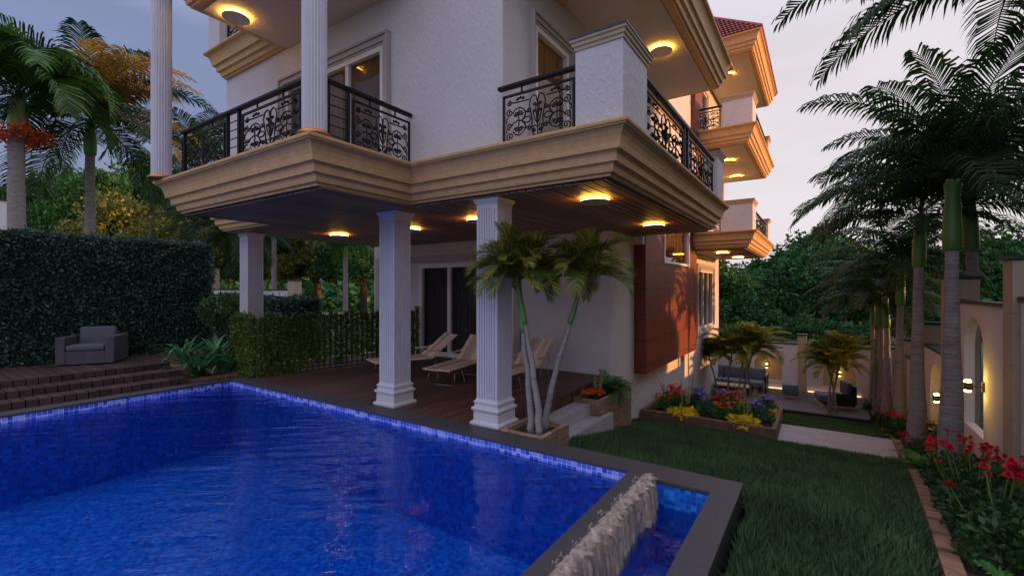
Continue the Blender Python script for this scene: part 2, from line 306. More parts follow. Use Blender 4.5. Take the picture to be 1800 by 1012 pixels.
# ------------------------------------------------------------------ mesh helpers
class MB:
    def __init__(s): s.v = []; s.f = []
    def add(s, vs, fs):
        o = len(s.v); s.v.extend([tuple(p) for p in vs]); s.f.extend([tuple(i + o for i in f) for f in fs]); return s
    def box(s, x0, y0, z0, x1, y1, z1, M=None):
        x0, x1 = min(x0, x1), max(x0, x1); y0, y1 = min(y0, y1), max(y0, y1); z0, z1 = min(z0, z1), max(z0, z1)
        vs = [(x0, y0, z0), (x1, y0, z0), (x1, y1, z0), (x0, y1, z0), (x0, y0, z1), (x1, y0, z1), (x1, y1, z1), (x0, y1, z1)]
        if M is not None: vs = [tuple(M @ Vector(p)) for p in vs]
        return s.add(vs, [(0, 3, 2, 1), (4, 5, 6, 7), (0, 1, 5, 4), (1, 2, 6, 5), (2, 3, 7, 6), (3, 0, 4, 7)])
    def rbox(s, x0, y0, z0, x1, y1, z1, r=.03, M=None):
        # box with rounded edges (superellipse shell)
        cx, cy, cz = (x0 + x1) / 2, (y0 + y1) / 2, (z0 + z1) / 2; hx, hy, hz = (x1 - x0) / 2, (y1 - y0) / 2, (z1 - z0) / 2
        def prof(h): return [-h, -h + r * .3, -h + r, h - r, h - r * .3, h]
        n = 6; P = {}; vs = []; fs = []
        ax = [prof(hx), prof(hy), prof(hz)]
        def pt(i, j, k):
            if (i, j, k) in P: return P[i, j, k]
            p = [ax[0][i], ax[1][j], ax[2][k]]; q = [max(-h + r, min(h - r, a)) for a, h in zip(p, (hx, hy, hz))]
            d = [a - b for a, b in zip(p, q)]; l = math.sqrt(sum(a * a for a in d))
            if l > 1e-9: p = [b + a / l * r for a, b in zip(d, q)]
            w = Vector((p[0] + cx, p[1] + cy, p[2] + cz))
            if M is not None: w = M @ w
            P[i, j, k] = len(vs); vs.append(tuple(w)); return P[i, j, k]
        m = n - 1
        for a in range(m):
            for c in range(m):
                fs.append((pt(a, c, 0), pt(a, c + 1, 0), pt(a + 1, c + 1, 0), pt(a + 1, c, 0)))
                fs.append((pt(a, c, m), pt(a + 1, c, m), pt(a + 1, c + 1, m), pt(a, c + 1, m)))
                fs.append((pt(a, 0, c), pt(a + 1, 0, c), pt(a + 1, 0, c + 1), pt(a, 0, c + 1)))
                fs.append((pt(a, m, c), pt(a, m, c + 1), pt(a + 1, m, c + 1), pt(a + 1, m, c)))
                fs.append((pt(0, a, c), pt(0, a, c + 1), pt(0, a + 1, c + 1), pt(0, a + 1, c)))
                fs.append((pt(m, a, c), pt(m, a + 1, c), pt(m, a + 1, c + 1), pt(m, a, c + 1)))
        return s.add(vs, fs)
    def tube(s, path, rad, n=8, cap=True):
        path = [Vector(p) for p in path]; k = len(path)
        rs = rad if isinstance(rad, (list, tuple)) else [rad] * k
        vs = []; up = Vector((0, 0, 1)); prev = None
        for i, p in enumerate(path):
            t = (path[min(i + 1, k - 1)] - path[max(i - 1, 0)]).normalized()
            if prev is None:
                a = up if abs(t.z) < .95 else Vector((1, 0, 0)); x = t.cross(a).normalized()
            else: x = (prev - t * prev.dot(t)).normalized()
            prev = x; y = t.cross(x)
            for j in range(n):
                an = 2 * math.pi * j / n; vs.append(p + x * math.cos(an) * rs[i] + y * math.sin(an) * rs[i])
        fs = [(i * n + j, i * n + (j + 1) % n, (i + 1) * n + (j + 1) % n, (i + 1) * n + j) for i in range(k - 1) for j in range(n)]
        if cap: fs.append(tuple(range(n - 1, -1, -1))); fs.append(tuple((k - 1) * n + j for j in range(n)))
        return s.add(vs, fs)
    def lathe(s, prof, c=(0, 0, 0), n=32, flute=0, fd=0.0):
        vs = []
        for (r, z) in prof:
            for j in range(n):
                a = 2 * math.pi * j / n; rr = r - (fd if flute and j % 2 else 0)
                vs.append((c[0] + rr * math.cos(a), c[1] + rr * math.sin(a), c[2] + z))
        k = len(prof)
        fs = [(i * n + j, i * n + (j + 1) % n, (i + 1) * n + (j + 1) % n, (i + 1) * n + j) for i in range(k - 1) for j in range(n)]
        fs += [tuple(range(n - 1, -1, -1)), tuple((k - 1) * n + j for j in range(n))]
        return s.add(vs, fs)
    def prism(s, poly, z0, z1):
        n = len(poly); vs = [(x, y, z0) for x, y in poly] + [(x, y, z1) for x, y in poly]
        return s.add(vs, [tuple(range(n - 1, -1, -1)), tuple(range(n, 2 * n))] + [(i, (i + 1) % n, n + (i + 1) % n, n + i) for i in range(n)])
    def build(s, name, mat, parent=None, smooth=False, auto=None):
        me = bpy.data.meshes.new(name); me.from_pydata(s.v, [], s.f); me.materials.append(MATS[mat]); me.update()
        if smooth: me.shade_smooth()
        if auto is not None:
            me.shade_smooth()
            try: me.set_sharp_from_angle(angle=R(auto))
            except Exception: pass
        return link(name, me, parent)
WORLD_OFF = {}
def link(name, me, parent=None):
    o = bpy.data.objects.new(name, me); COL.objects.link(o)
    if parent is not None:
        o.parent = parent
        if parent.name in WORLD_OFF: o.location = -parent.location
    return o
def tag(o, label=None, cat=None, group=None, kind=None):
    if label: o['label'] = label
    if cat: o['category'] = cat
    if group: o['group'] = group
    if kind: o['kind'] = kind
    return o
def thing(name, label, cat, loc=(0, 0, 0), rz=0, group=None, world=False):
    o = bpy.data.objects.new(name, None); COL.objects.link(o); o.location = loc; o.rotation_euler = (0, 0, rz); o.empty_display_size = .1
    if world: WORLD_OFF[o.name] = 1
    return tag(o, label, cat, group)
def ckids(o): return [x for x in bpy.data.objects if x.parent is o]
def dup(src, loc, rz=0, label=None, scale=1, tilt=None):
    def rec(o, par):
        c = o.copy(); COL.objects.link(c); c.parent = par
        for k in KIDS.get(o.name, []): rec(k, c)
        return c
    r = rec(src, None); r.location = loc; r.rotation_euler = (tilt or 0, 0, rz); r.scale = tuple(q * scale for q in src.scale)
    if label: r['label'] = label
    return r
KIDS = {}
def reg(root):
    def rec(o):
        ks = ckids(o); KIDS[o.name] = ks
        for k in ks: rec(k)
    rec(root); return root
def fastmesh(name, V, F, mat):
    """V (n,3) float array, F (m,4) or (m,3) int array"""
    me = bpy.data.meshes.new(name); V = np.asarray(V, dtype=np.float32); F = np.asarray(F, dtype=np.int32)
    me.vertices.add(len(V)); me.vertices.foreach_set('co', V.ravel())
    k = F.shape[1]; me.loops.add(F.size); me.loops.foreach_set('vertex_index', F.ravel())
    me.polygons.add(len(F)); me.polygons.foreach_set('loop_start', np.arange(0, F.size, k, dtype=np.int32))
    try: me.polygons.foreach_set('loop_total', np.full(len(F), k, dtype=np.int32))
    except Exception: pass
    me.update(calc_edges=True); me.materials.append(MATS[mat]); return me
def unit(a): return a / np.maximum(np.linalg.norm(a, axis=1, keepdims=True), 1e-9)
def leaf_quads(P, D, S, L, Wd, fold=0.0):
    """leaves from P along D (unit), side vectors S (unit), length L, width Wd: diamond quads"""
    n = len(P); L = np.broadcast_to(np.asarray(L, float), (n,))[:, None]; Wd = np.broadcast_to(np.asarray(Wd, float), (n,))[:, None]
    nrm = np.cross(D, S)
    V = np.stack([P, P + D * L * .45 + S * Wd * .5 + nrm * fold * L, P + D * L, P + D * L * .45 - S * Wd * .5 + nrm * fold * L], axis=1).reshape(-1, 3)
    return V, np.arange(4 * n).reshape(-1, 4)
def rand_leaves(P, size, aspect=.55, nrm=None, spread=1.0, rs=nr, jit=.4):
    n = len(P); D = unit(rs.normal(size=(n, 3)))
    if nrm is not None: D = unit(nrm * (1 - spread) + D * spread)
    S = unit(np.cross(D, rs.normal(size=(n, 3)))); L = size * (1 + jit * rs.uniform(-1, 1, n))
    return leaf_quads(P, D, S, L, L * aspect)
def merge(parts):
    V = []; F = []; o = 0
    for v, f in parts: V.append(v); F.append(f + o); o += len(v)
    return np.concatenate(V), np.concatenate(F)

# ------------------------------------------------------------------ terrain and hard landscape
def zs(y):
    if y < 4.6: return -.22
    if y < 10.1: return -.22 - (y - 4.6) * .19
    if y < 11.5: return -1.265
    return -1.265 - (y - 11.5) * .19
def gz(x, y):
    if y > 17.0: z = -2.6
    else: z = zs(y)
    return z
def struct(name, mb, mat, **k): return tag(mb.build(name, mat, **k), kind='structure')
def build_ground():
    xs = [-400, -150, -60, -30, -20, -14, -11, -9.6, -9.4, -3.3, -.9, -.35, .6, 1.2, 2.1, 3, 6, 12, 30, 80, 400]
    ys = [-400, -60, -12, -3.6, 0, 2, 4.2, 4.6, 6, 8, 10.1, 11.5, 12.5, 14, 17, 20.6, 22, 26, 40, 80, 200, 900]
    mb = MB(); nx = len(xs); vs = []
    for y in ys:
        for x in xs:
            z = gz(x, y) - .06
            if x <= -9.6: z = -.12 if y < 20 else -1.2
            elif x < -.5 and y < 4.3 and y > -3.5: z = -2.2
            elif x < -3.2 and y < 21: z = -2.8
            if x > -9.6 and y > 21: z = -3.0
            vs.append((x, y, z))
    mb.add(vs, [(j * nx + i, j * nx + i + 1, (j + 1) * nx + i + 1, (j + 1) * nx + i) for j in range(len(ys) - 1) for i in range(nx - 1)])
    struct('ground', mb, 'ground_soil')
build_ground()
KERB = [(.52, -2.5), (.56, 1), (.62, 3), (.67, 4.15), (.77, 5.4), (.88, 6.6), (1.0, 8), (1.12, 9.6), (1.15, 11.2), (1.22, 14), (1.25, 16.95)]
def kerb_x(y):
    for (x0, y0), (x1, y1) in zip(KERB, KERB[1:]):
        if y <= y1: return x0 + (x1 - x0) * (y - y0) / (y1 - y0)
    return KERB[-1][0]
def sheet(name, mat, x0f, x1f, ys, zoff=0, kind='structure', th=None):
    mb = MB(); vs = []
    for y in ys:
        a, b = x0f(y), x1f(y)
        for i in range(5): x = a + (b - a) * i / 4; vs.append((x, y, zs(y) + zoff))
    mb.add(vs, [(j * 5 + i, j * 5 + i + 1, (j + 1) * 5 + i + 1, (j + 1) * 5 + i) for j in range(len(ys) - 1) for i in range(4)])
    return struct(name, mb, mat)
sheet('lawn_soil', 'ground_soil', lambda y: -.53 if y < 4.46 else (-2.85 if y < 7.35 else -3.36), kerb_x, [-2.5, 0, 2, 3.3, 4.449, 4.451, 4.6, 6, 7.34, 7.36, 8.5, 10.08])
sheet('path', 'concrete', lambda y: -.69, kerb_x, [10.12, 10.6, 11.0, 11.5], .03)
sheet('garden_lawn_soil', 'ground_soil', lambda y: -.9, kerb_x, [11.51, 13, 15, 16.9])
def grass(name, region, n, h, w, seed, xr, yr, zfun=zs):
    rs = np.random.RandomState(seed); x = rs.uniform(xr[0], xr[1], n); y = rs.uniform(yr[0], yr[1], n)
    ok = np.array([region(a, b) for a, b in zip(x, y)]); x = x[ok]; y = y[ok]; n = len(x)
    z = np.array([zfun(b) for b in y]) - .005
    a = rs.uniform(0, 2 * np.pi, n); hh = h * rs.uniform(.55, 1.25, n); ww = w * rs.uniform(.7, 1.2, n)
    lean = rs.uniform(.1, .7, n) * hh; la = rs.uniform(0, 2 * np.pi, n)
    s = np.stack([np.cos(a), np.sin(a), 0 * a], 1) * ww[:, None]; P = np.stack([x, y, z], 1)
    mid = P + np.stack([np.cos(la) * lean * .3, np.sin(la) * lean * .3, hh * .6], 1)
    tip = P + np.stack([np.cos(la) * lean, np.sin(la) * lean, hh], 1)
    V = np.stack([P - s, P + s, mid + s * .7, tip, mid - s * .7], 1).reshape(-1, 3)
    F = np.arange(5 * n).reshape(-1, 5); me = fastmesh(name, V, F, 'grass_blade'); o = link(name, me); return tag(o, kind='stuff')
def lawn_ok(x, y):
    if x > kerb_x(y) - .02 or y > 10.06: return False
    if y < 4.47: return x > -.52
    if y < 7.36: return x > -2.86
    return x > -3.3
g1 = grass('lawn_grass', lawn_ok, 170000, .10, .0050, 3, (-3.3, 1.2), (1.2, 10.06))
tag(g1, 'uncut green lawn grass between the pool edge, the flower box and the red flower bed', 'grass')
g2 = grass('garden_grass', lambda x, y: x < kerb_x(y) - .02, 45000, .07, .008, 4, (-.88, 1.25), (11.52, 16.88))
tag(g2, 'short green grass in the square between the grey path and the low seating terrace', 'grass')

# pool: shell, coping, overflow basin
PX0, PX1, PY1, PY0 = -9.06, -1.475, 4.16, -3.0
BX0, BX1 = -1.26, -.76
def build_pool():
    t = thing('swimming_pool', 'blue mosaic swimming pool with dark stone coping and a narrow overflow basin', 'pool', (-5, 0, 0), world=True)
    d = -1.25; sides = [(0, 4, 5, 1), (1, 5, 6, 2), (2, 6, 7, 3), (3, 7, 4, 0)]
    def ring(z0, z1): return [(x, y, z) for z in (z0, z1) for x, y in ((PX0, PY0), (PX1, PY0), (PX1, PY1), (PX0, PY1))]
    mb = MB(); mb.add(ring(-.142, -.03), sides); mb.build('waterline_tiles', 'waterline_tile', t)
    mb = MB(); mb.add(ring(d, -.142), [(0, 1, 2, 3)] + sides); mb.build('tile_lining', 'pool_tile', t)
    mb = MB(); d = -.75
    mb.add([(BX0, PY0, d), (BX1, PY0, d), (BX1, PY1 - .06, d), (BX0, PY1 - .06, d), (BX0, PY0, -.03), (BX1, PY0, -.03), (BX1, PY1 - .06, -.03), (BX0, PY1 - .06, -.03)],
           [(0, 1, 2, 3), (0, 4, 5, 1), (1, 5, 6, 2), (2, 6, 7, 3), (3, 7, 4, 0)])
    mb.build('basin_lining', 'pool_tile', t)
    mb = MB(); w = .006
    mb.box(-9.36, PY0 - .3, -.035, PX0, 4.445, 0); mb.box(PX0, PY1, -.035, BX0 + .0, 4.445, 0); mb.box(BX0, PY1 - .06, -.035, BX1, 4.445, 0)
    mb.box(PX1, PY0, -.035, BX0, PY1, 0); mb.box(BX1, PY0 - .3, -.035, -.555, 4.445, 0); mb.box(PX0, PY0 - .3, -.035, BX1, PY0, 0)
    mb.build('coping', 'coping', t)
    mb = MB(); mb.box(-.62, PY0 - .3, -1.2, -.566, 4.43, -.036); mb.box(-3.4, 4.38, -1.2, -.621, 4.43, -.036)
    mb.build('outer_wall', 'dark_cap', t)
build_pool()
def water_sheet(name, x0, x1, y0, y1, z):
    mb = MB(); mb.add([(x0, y0, z), (x1, y0, z), (x1, y1, z), (x0, y1, z)], [(0, 1, 2, 3)]); struct(name, mb, 'water')
water_sheet('pool_water', PX0 + .001, PX1 - .001, PY0, PY1 - .001, -.115)
water_sheet('basin_water', BX0 + .001, BX1 - .001, PY0, PY1 - .061, -.22)
def build_cascade():
    # frothy water tumbling off the overflow edge into the basin: soft overlapping lobes along the fall, over a thin sheet
    rs = np.random.RandomState(9); mb = MB(); y0, y1 = -2.4, 4.04
    x0 = BX0 - .035
    def arc_pt(a, k):            # a 0..1 from the lip over the crest down to the basin water
        if a < .45: th = a / .45 * math.pi * .5; return x0 + (1 - math.cos(th)) * .075 * k, math.sin(th) * .045 * k
        q = (a - .45) / .55; return x0 + .075 * k + .055 * q ** .7 * k, .045 * k - .28 * q ** 1.25
    ny = 160; npf = 9; vs = []
    for j in range(ny):
        y = y0 + (y1 - y0) * j / (ny - 1)
        for i in range(npf): x, z = arc_pt(i / (npf - 1), .86); vs.append((x, y, z - .006))
    mb.add(vs, [(j * npf + i, (j + 1) * npf + i, (j + 1) * npf + i + 1, j * npf + i + 1) for j in range(ny - 1) for i in range(npf - 1)])
    y = y0
    while y < y1:
        k = 1 + .16 * math.sin(y * 9 + math.sin(y * 3.1)) + rs.uniform(-.08, .08)
        for a in np.linspace(.08, .98, 9):
            aa = a + rs.uniform(-.05, .05); x, z = arc_pt(min(aa, 1), k); x2, z2 = arc_pt(min(aa + .03, 1.03), k)
            t = Vector((x2 - x, 0, z2 - z)).normalized(); r = rs.uniform(.014, .026) * (1.25 - .4 * a); L = r * (1.6 + 2.2 * a) * rs.uniform(.8, 1.3)
            M = Matrix.Translation((x, y + rs.uniform(-.02, .02), z)) @ Vector((0, 0, 1)).rotation_difference(t).to_matrix().to_4x4()
            vv = []; n = 7; rings = [(-1, .25), (-.55, .85), (0, 1), (.55, .8), (1, .2)]
            for h, q in rings:
                for m in range(n): an = 6.2832 * m / n; vv.append(tuple(M @ Vector((r * q * math.cos(an), r * q * 1.15 * math.sin(an), h * L))))
            mb.add(vv, [(i * n + m, i * n + (m + 1) % n, (i + 1) * n + (m + 1) % n, (i + 1) * n + m) for i in range(4) for m in range(n)])
        y += .034
    o = mb.build('water_cascade', 'spray', smooth=True); tag(o, 'frothy pale water spilling over the pool overflow edge into the narrow basin', 'cascade', kind='stuff')
    mb = MB()
    for k in range(420):
        y = -1.8 + 5.85 * k / 420; q = abs(math.sin(y * 11 + math.sin(y * 4.3))) ** 2; r = (.002 + .006 * rs.rand()) * (.4 + q); x = BX0 - .085 + rs.normal() * .010; zz = .03 * q * rs.rand()
        mb.lathe([(r * .5, 0), (r, r * .7), (r * .8, r * 1.6), (r * .2, r * 2.6)], (x, y, .001 + zz), 6)
    o = mb.build('water_splash', 'spray', smooth=True); tag(o, 'row of small water splashes along the stone beside the cascade', 'splash', kind='stuff')
build_cascade()

# lounger deck (boards along y), its fascia slats
def build_deck():
    mb = MB(); x = -9.1; p = .098
    while x < -3.4:
        x1 = min(x + p - .008, -3.395); mb.box(x, 4.45, -.035, x1, 8.4, 0); x += p
    struct('deck', mb, 'deck_wood')
    mb = MB(); mb.box(-9.1, 4.46, -.9, -3.43, 8.39, -.04); y = 5.05
    while y < 8.35: mb.box(-3.43, y, -.6, -3.405, y + .065, -.036); y += .085
    struct('deck_side', mb, 'deck_wood')
    # raised left deck with three steps (boards across, running along x)
    mb = MB(); y = -3.3; p = .135
    while y < 3.55:
        g = .014
        mb.box(-12.4, y, .16, -10.15, y + p - g, .30)
        mb.box(-10.14, y, .08, -9.74, y + p - g, .20)
        mb.box(-9.73, y, -.05, -9.37, y + p - g, .10)
        y += p
    while y < 5.0: mb.box(-12.4, y, .16, -10.45, y + p - .014, .30); y += p
    mb2 = MB(); mb2.box(-12.4, -3.3, -.3, -10.2, 5.0, .155); mb2.box(-10.2, -3.3, -.3, -9.78, 3.52, .075); mb2.box(-9.78, -3.3, -.3, -9.4, 3.52, -.055)
    mb2.v  # base under boards
    struct('poolside_deck', mb, 'left_deck_wood'); struct('poolside_deck_base', mb2, 'dark_cap')
build_deck()
def build_steps():
    t = thing('entrance_steps', 'two pale concrete steps from the lawn up to the lounger deck', 'steps', (-3.1, 6, -.6), world=True)
    mb = MB(); mb.box(-3.39, 5.11, -.9, -3.1, 6.88, -.19); mb.build('upper_step', 'concrete', t)
    mb = MB(); mb.box(-3.1 + .002, 5.11, -.9, -2.86, 7.28, -.37); mb.box(-3.1, 5.11, -.9, -3.095, 6.88, -.37); mb.build('lower_step', 'concrete', t)
build_steps()
def planter(name, label, x0, y0, x1, y1, z0, z1, th, mat, soil, cat='planter'):
    t = thing(name, label, cat, ((x0 + x1) / 2, (y0 + y1) / 2, z0), world=True)
    mb = MB(); mb.box(x0, y0, z0, x1, y0 + th, z1); mb.box(x0, y1 - th, z0, x1, y1, z1); mb.box(x0, y0 + th, z0, x0 + th, y1 - th, z1); mb.box(x1 - th, y0 + th, z0, x1, y1 - th, z1)
    mb.build('box_wall', mat, t)
    mb = MB(); nx, ny = 12, 12; vs = []
    for j in range(ny + 1):
        for i in range(nx + 1):
            vs.append((x0 + th + (x1 - x0 - 2 * th) * i / nx, y0 + th + (y1 - y0 - 2 * th) * j / ny, soil + rnd.uniform(-.008, .012)))
    mb.add(vs, [(j * (nx + 1) + i, j * (nx + 1) + i + 1, (j + 1) * (nx + 1) + i + 1, (j + 1) * (nx + 1) + i) for j in range(ny) for i in range(nx)])
    mb.build('soil', 'soil', t, smooth=True)
planter('stone_planter', 'square stacked stone planter holding three thin palms beside the pool edge', -3.17, 4.452, -2.58, 5.10, -.6, .02, .06, 'stacked_stone', -.04)
planter('stone_planter', 'tall stacked stone planter with orange flowers and a fern beside the steps', -3.395, 6.89, -2.93, 8.36, -1.2, -.115, .07, 'stacked_stone', -.16)
planter('flower_box', 'long brown stone flower box full of mixed flowers between lawn and house', -3.33, 10.085, -.7, 12.1, -2.4, -1.0, .075, 'red_brick_stone', -1.07)
planter('stone_planter', 'low brown planter of leafy green plants at the far corner of the pool', -10.34, 3.58, -9.40, 4.47, -.2, .06, .05, 'kerb_stone', .02)

def build_kerb():
    mb = MB(); n = len(KERB); vs = []
    for (x, y) in KERB:
        z = zs(y) if y < 17 else zs(17)
        for (dx, dz) in ((0, -.4), (0, .10), (.11, .10), (.11, -.4)): vs.append((x + dx, y, z + dz))
    fs = [(j * 4 + i, (j + 1) * 4 + i, (j + 1) * 4 + (i + 1), j * 4 + i + 1) for j in range(n - 1) for i in range(3)]
    mb.add(vs, fs); o = mb.build('kerb', 'kerb_stone'); tag(o, 'brown stone kerb along the red flower bed by the garden wall', 'kerb')
    mb = MB(); vs = []
    for (x, y) in KERB + [(1.25, 20.2)]:
        for i in range(5):
            xx = x + .11 + (2.1 - x - .11) * i / 4; vs.append((xx, y, zs(min(y, 17)) + .05 + rnd.uniform(0, .02)))
    mb.add(vs, [(j * 5 + i, j * 5 + i + 1, (j + 1) * 5 + i + 1, (j + 1) * 5 + i) for j in range(n) for i in range(4)])
    struct('bed_soil', mb, 'soil')
build_kerb()

# terrace at the far end
def build_terrace():
    mb = MB(); y = 16.95
    while y < 20.25: mb.box(-9, y, -2.19, kerb_x(17), min(y + .14, 20.28), -2.15); y += .15
    struct('terrace', mb, 'terrace_wood'); mb = MB(); mb.box(-9, 16.98, -3, 1.23, 20.28, -2.2); struct('terrace_base', mb, 'black_frame')
build_terrace()

# ------------------------------------------------------------------ the house
H = thing('house', 'large white villa with beige cornices, balconies, columns and a red roof', 'house', (-6, 9, -1), world=True)
def offset_poly(poly, d):
    n = len(poly); out = []
    for i in range(n):
        p0, p1, p2 = Vector(poly[i - 1]), Vector(poly[i]), Vector(poly[(i + 1) % n])
        a = (p1 - p0).normalized(); b = (p2 - p1).normalized(); na = Vector((a.y, -a.x)); nb = Vector((b.y, -b.x))
        k = (na + nb) / max(1e-6, 1 + na.dot(nb)); out.append((p1.x + k.x * d, p1.y + k.y * d))
    return out
PROF = [(0, 0), (.012, 0), (.012, .028), (.048, .034), (.058, .060), (.062, .10), (.078, .118), (.108, .122), (.112, .145), (.118, .20), (.134, .222), (.165, .226), (.170, .25),
        (.176, .29), (.190, .340), (.212, .385), (.238, .412), (.262, .418), (.262, .432), (.276, .434), (.282, .45), (.282, .47)]
def cornice(name, poly, z, parent=H, prof=PROF, k=1.0, mat='cornice', bottom=True, kz=1.0):
    mb = MB(); n = len(poly); rings = [offset_poly(poly, d * k) for d, _ in prof]; vs = []
    for r, (d, h) in zip(rings, prof): vs += [(x, y, z + h * kz) for x, y in r]
    fs = [(i * n + j, i * n + (j + 1) % n, (i + 1) * n + (j + 1) % n, (i + 1) * n + j) for i in range(len(prof) - 1) for j in range(n)]
    fs.append(tuple((len(prof) - 1) * n + j for j in range(n)))
    if bottom: fs.append(tuple(range(n - 1, -1, -1)))
    mb.add(vs, fs); return mb.build(name, mat, parent)
Z1, Z2, Z3 = 2.83, 5.78, 8.73
F1 = [(-9.92, 4.40), (-8.07, 4.40), (-8.07, 3.0), (-4.6, 3.0), (-4.6, 4.40), (-1.765, 4.40), (-1.765, 9.62), (-3.75, 9.62), (-3.75, 19.2), (-9.92, 19.2)]
F2 = [(-9.67, 4.32), (-7.62, 4.32), (-7.62, 2.95), (-4.6, 2.95), (-4.6, 4.32), (-1.765, 4.32), (-1.765, 10.15), (-3.6, 10.15), (-3.6, 19.2), (-9.67, 19.2)]
cornice('slab', F1, Z1); cornice('slab', F2, Z2)
RB = [(-3.2, 14.35), (-1.7, 14.35), (-1.7, 19.45), (-3.2, 19.45)]
for z in (Z1, Z2): cornice('slab', RB, z)
cornice('eaves', [(-3.2, 15.3), (-1.7, 15.3), (-1.7, 20.4), (-3.2, 20.4)], Z3 + .05)
cornice('eaves', [(-9.7, 4.3), (-3.0, 4.3), (-3.0, 15.2), (-9.7, 15.2)], Z3)
# wooden ceilings, laid as boards just under the slabs
def board_ceiling(x0, x1, yfun, y1, z, pitch=.118, name='wood_ceiling', edge=.05):
    mb = MB(); x = x0 + edge
    while x < x1 - edge - .02:
        xe = min(x + pitch - .018, x1 - edge); mb.box(x, yfun(x) + edge, z - .026, xe, y1 - edge, z - .006); x += pitch
    mb.build(name, 'ceiling_wood', H)
    mb = MB(); xs_ = [x0 + edge * .5] + [c for c in (-8.05, -4.68) if x0 < c < x1] + [x1 - edge * .5]
    for a, b in zip(xs_, xs_[1:]): mb.box(a, yfun((a + b) / 2) + edge * .5, z - .0045, b, y1 - edge * .5, z - .0015)
    mb.build('ceiling_backing', 'dark_cap', H)
board_ceiling(-9.92, -1.765, lambda x: 3.0 if -8.07 < x < -4.66 else 4.40, 9.62, Z1)
board_ceiling(-3.3, -1.7, lambda x: 14.35, 19.45, Z1)
e = .11
mb = MB(); mb.prism([(-9.6, 4.33 + e), (-7.62 + e, 4.33 + e), (-7.62 + e, 2.95 + e), (-4.6 - e, 2.95 + e), (-4.6 - e, 4.33 + e), (-1.765 - e, 4.33 + e), (-1.765 - e, 10.15 - e), (-3.0, 10.15 - e), (-9.6, 10.15 - e)], Z2 - .012, Z2 - .003)
mb.build('plaster_ceiling', 'ceiling_plaster', H); mb = MB()
mb.prism([(-3.2, 14.35 + e), (-1.7 - e, 14.35 + e), (-1.7 - e, 19.45 - e), (-3.2, 19.45 - e)], Z2 - .012, Z2 - .003)
mb.build('plaster_ceiling', 'ceiling_plaster', H); mb = MB()
mb.prism([(-3.2, 15.3 + e), (-1.7 - e, 15.3 + e), (-1.7 - e, 20.4 - e), (-3.2, 20.4 - e)], Z3 + .04, Z3 + .047)
mb.build('plaster_ceiling', 'ceiling_plaster', H)
mb = MB(); mb.box(-3.045, 4.9, Z2 - .075, -2.97, 5.85, Z2 - .013); mb.build('ceiling_trim', 'cornice', H)
# walls with openings
def wall(mb, axis, plane, th, u0, u1, z0, z1, ops=()):
    """axis 'x': wall runs along x at y=plane (outer face), thickness towards +y; axis 'y': runs along y at x=plane, thickness towards -x"""
    def bx(a, b, c, d):
        if b - a < 1e-4 or d - c < 1e-4: return
        if axis == 'x': mb.box(a, plane, c, b, plane + th, d)
        else: mb.box(plane - th, a, c, plane, b, d)
    ops = sorted(ops); cur = u0
    for (a, b, c, d) in ops:
        bx(cur, a, z0, z1); bx(a, b, z0, c); bx(a, b, d, z1); cur = b
    bx(cur, u1, z0, z1)
T = .22
mb = MB()
wall(mb, 'x', 8.42, T, -10.25, -5.42, -.9, Z1, [(-8.50, -5.60, .0, 2.30)])
mb.build('wall', 'plain_wall', H)
mb = MB(); wall(mb, 'x', 8.40, T, -5.42, -3.36, -1.6, Z1); mb.build('wall', 'stucco', H)
mb = MB()
wall(mb, 'y', -3.36, T, 8.40 + T, 19.78, -3, Z1, [(15.97, 18.42, .33, 2.30)])
mb.box(-10.2, 19.56, -3, -3.36 - T, 19.78, Z1)
mb.box(-3.36, 9.6, Z1 - .2, -3.12, 9.72, Z1 - .03)
wall(mb, 'y', -10.0, .2, 8.42 + T, 19.5, -1, Z1)
wall(mb, 'y', -3.06, T, 10.2, 13.70, Z1 + .47, Z2); wall(mb, 'y', -3.25, T, 14.66, 19.6, Z1 + .47, Z2, [(15.3, 16.9, Z1 + .5, Z1 + 2.5)]); wall(mb, 'y', -3.25, T, 14.66, 19.6, Z2 + .47, Z3, [(15.3, 16.9, Z2 + .5, Z2 + 2.5)])
wall(mb, 'y', -3.06, T, 4.57, 13.70, Z2 + .47, Z3)
mb.build('wall', 'plain_wall', H)
mb = MB()
wall(mb, 'x', 4.36, T, -9.70, -3.06 - T, Z1 + .472, Z2, [(-7.58, -5.10, Z1 + .52, 5.12)])
wall(mb, 'y', -3.06, T, 4.36, 10.2, Z1 + .472, Z2, [(5.06, 6.02, Z1 + .52, 5.10)])
wall(mb, 'x', 4.36, T, -9.70, -3.06, Z2 + .472, Z3, [])
mb.build('wall', 'stucco', H)
mb = MB(); mb.box(-9.7, 4.6, Z1 + .472, -9.5, 19.5, Z2 - .01); mb.box(-9.7, 4.6, Z2 + .472, -9.5, 19.5, Z3 - .01); mb.box(-9.6, 19.3, Z1 + .48, -3.1, 19.52, Z3 - .01); mb.build('wall', 'plain_wall', H)
# red cladding panel with joints
mb = MB()
wall(mb, 'y', -3.10, .255, 9.75, 14.66, -.15, Z1 + .55, [(11.1, 13.62, 2.30, Z1 + .50)])
mb.box(-3.3, 13.701, Z1 + .551, -2.94, 14.66, Z3)
mb.build('cladding_panel', 'cladding', H)
mb = MB(); mb.box(-3.0, 13.56, Z1 + .48, -2.93, 13.699, Z2 - .02); mb.build('corner_trim', 'frame_white', H)
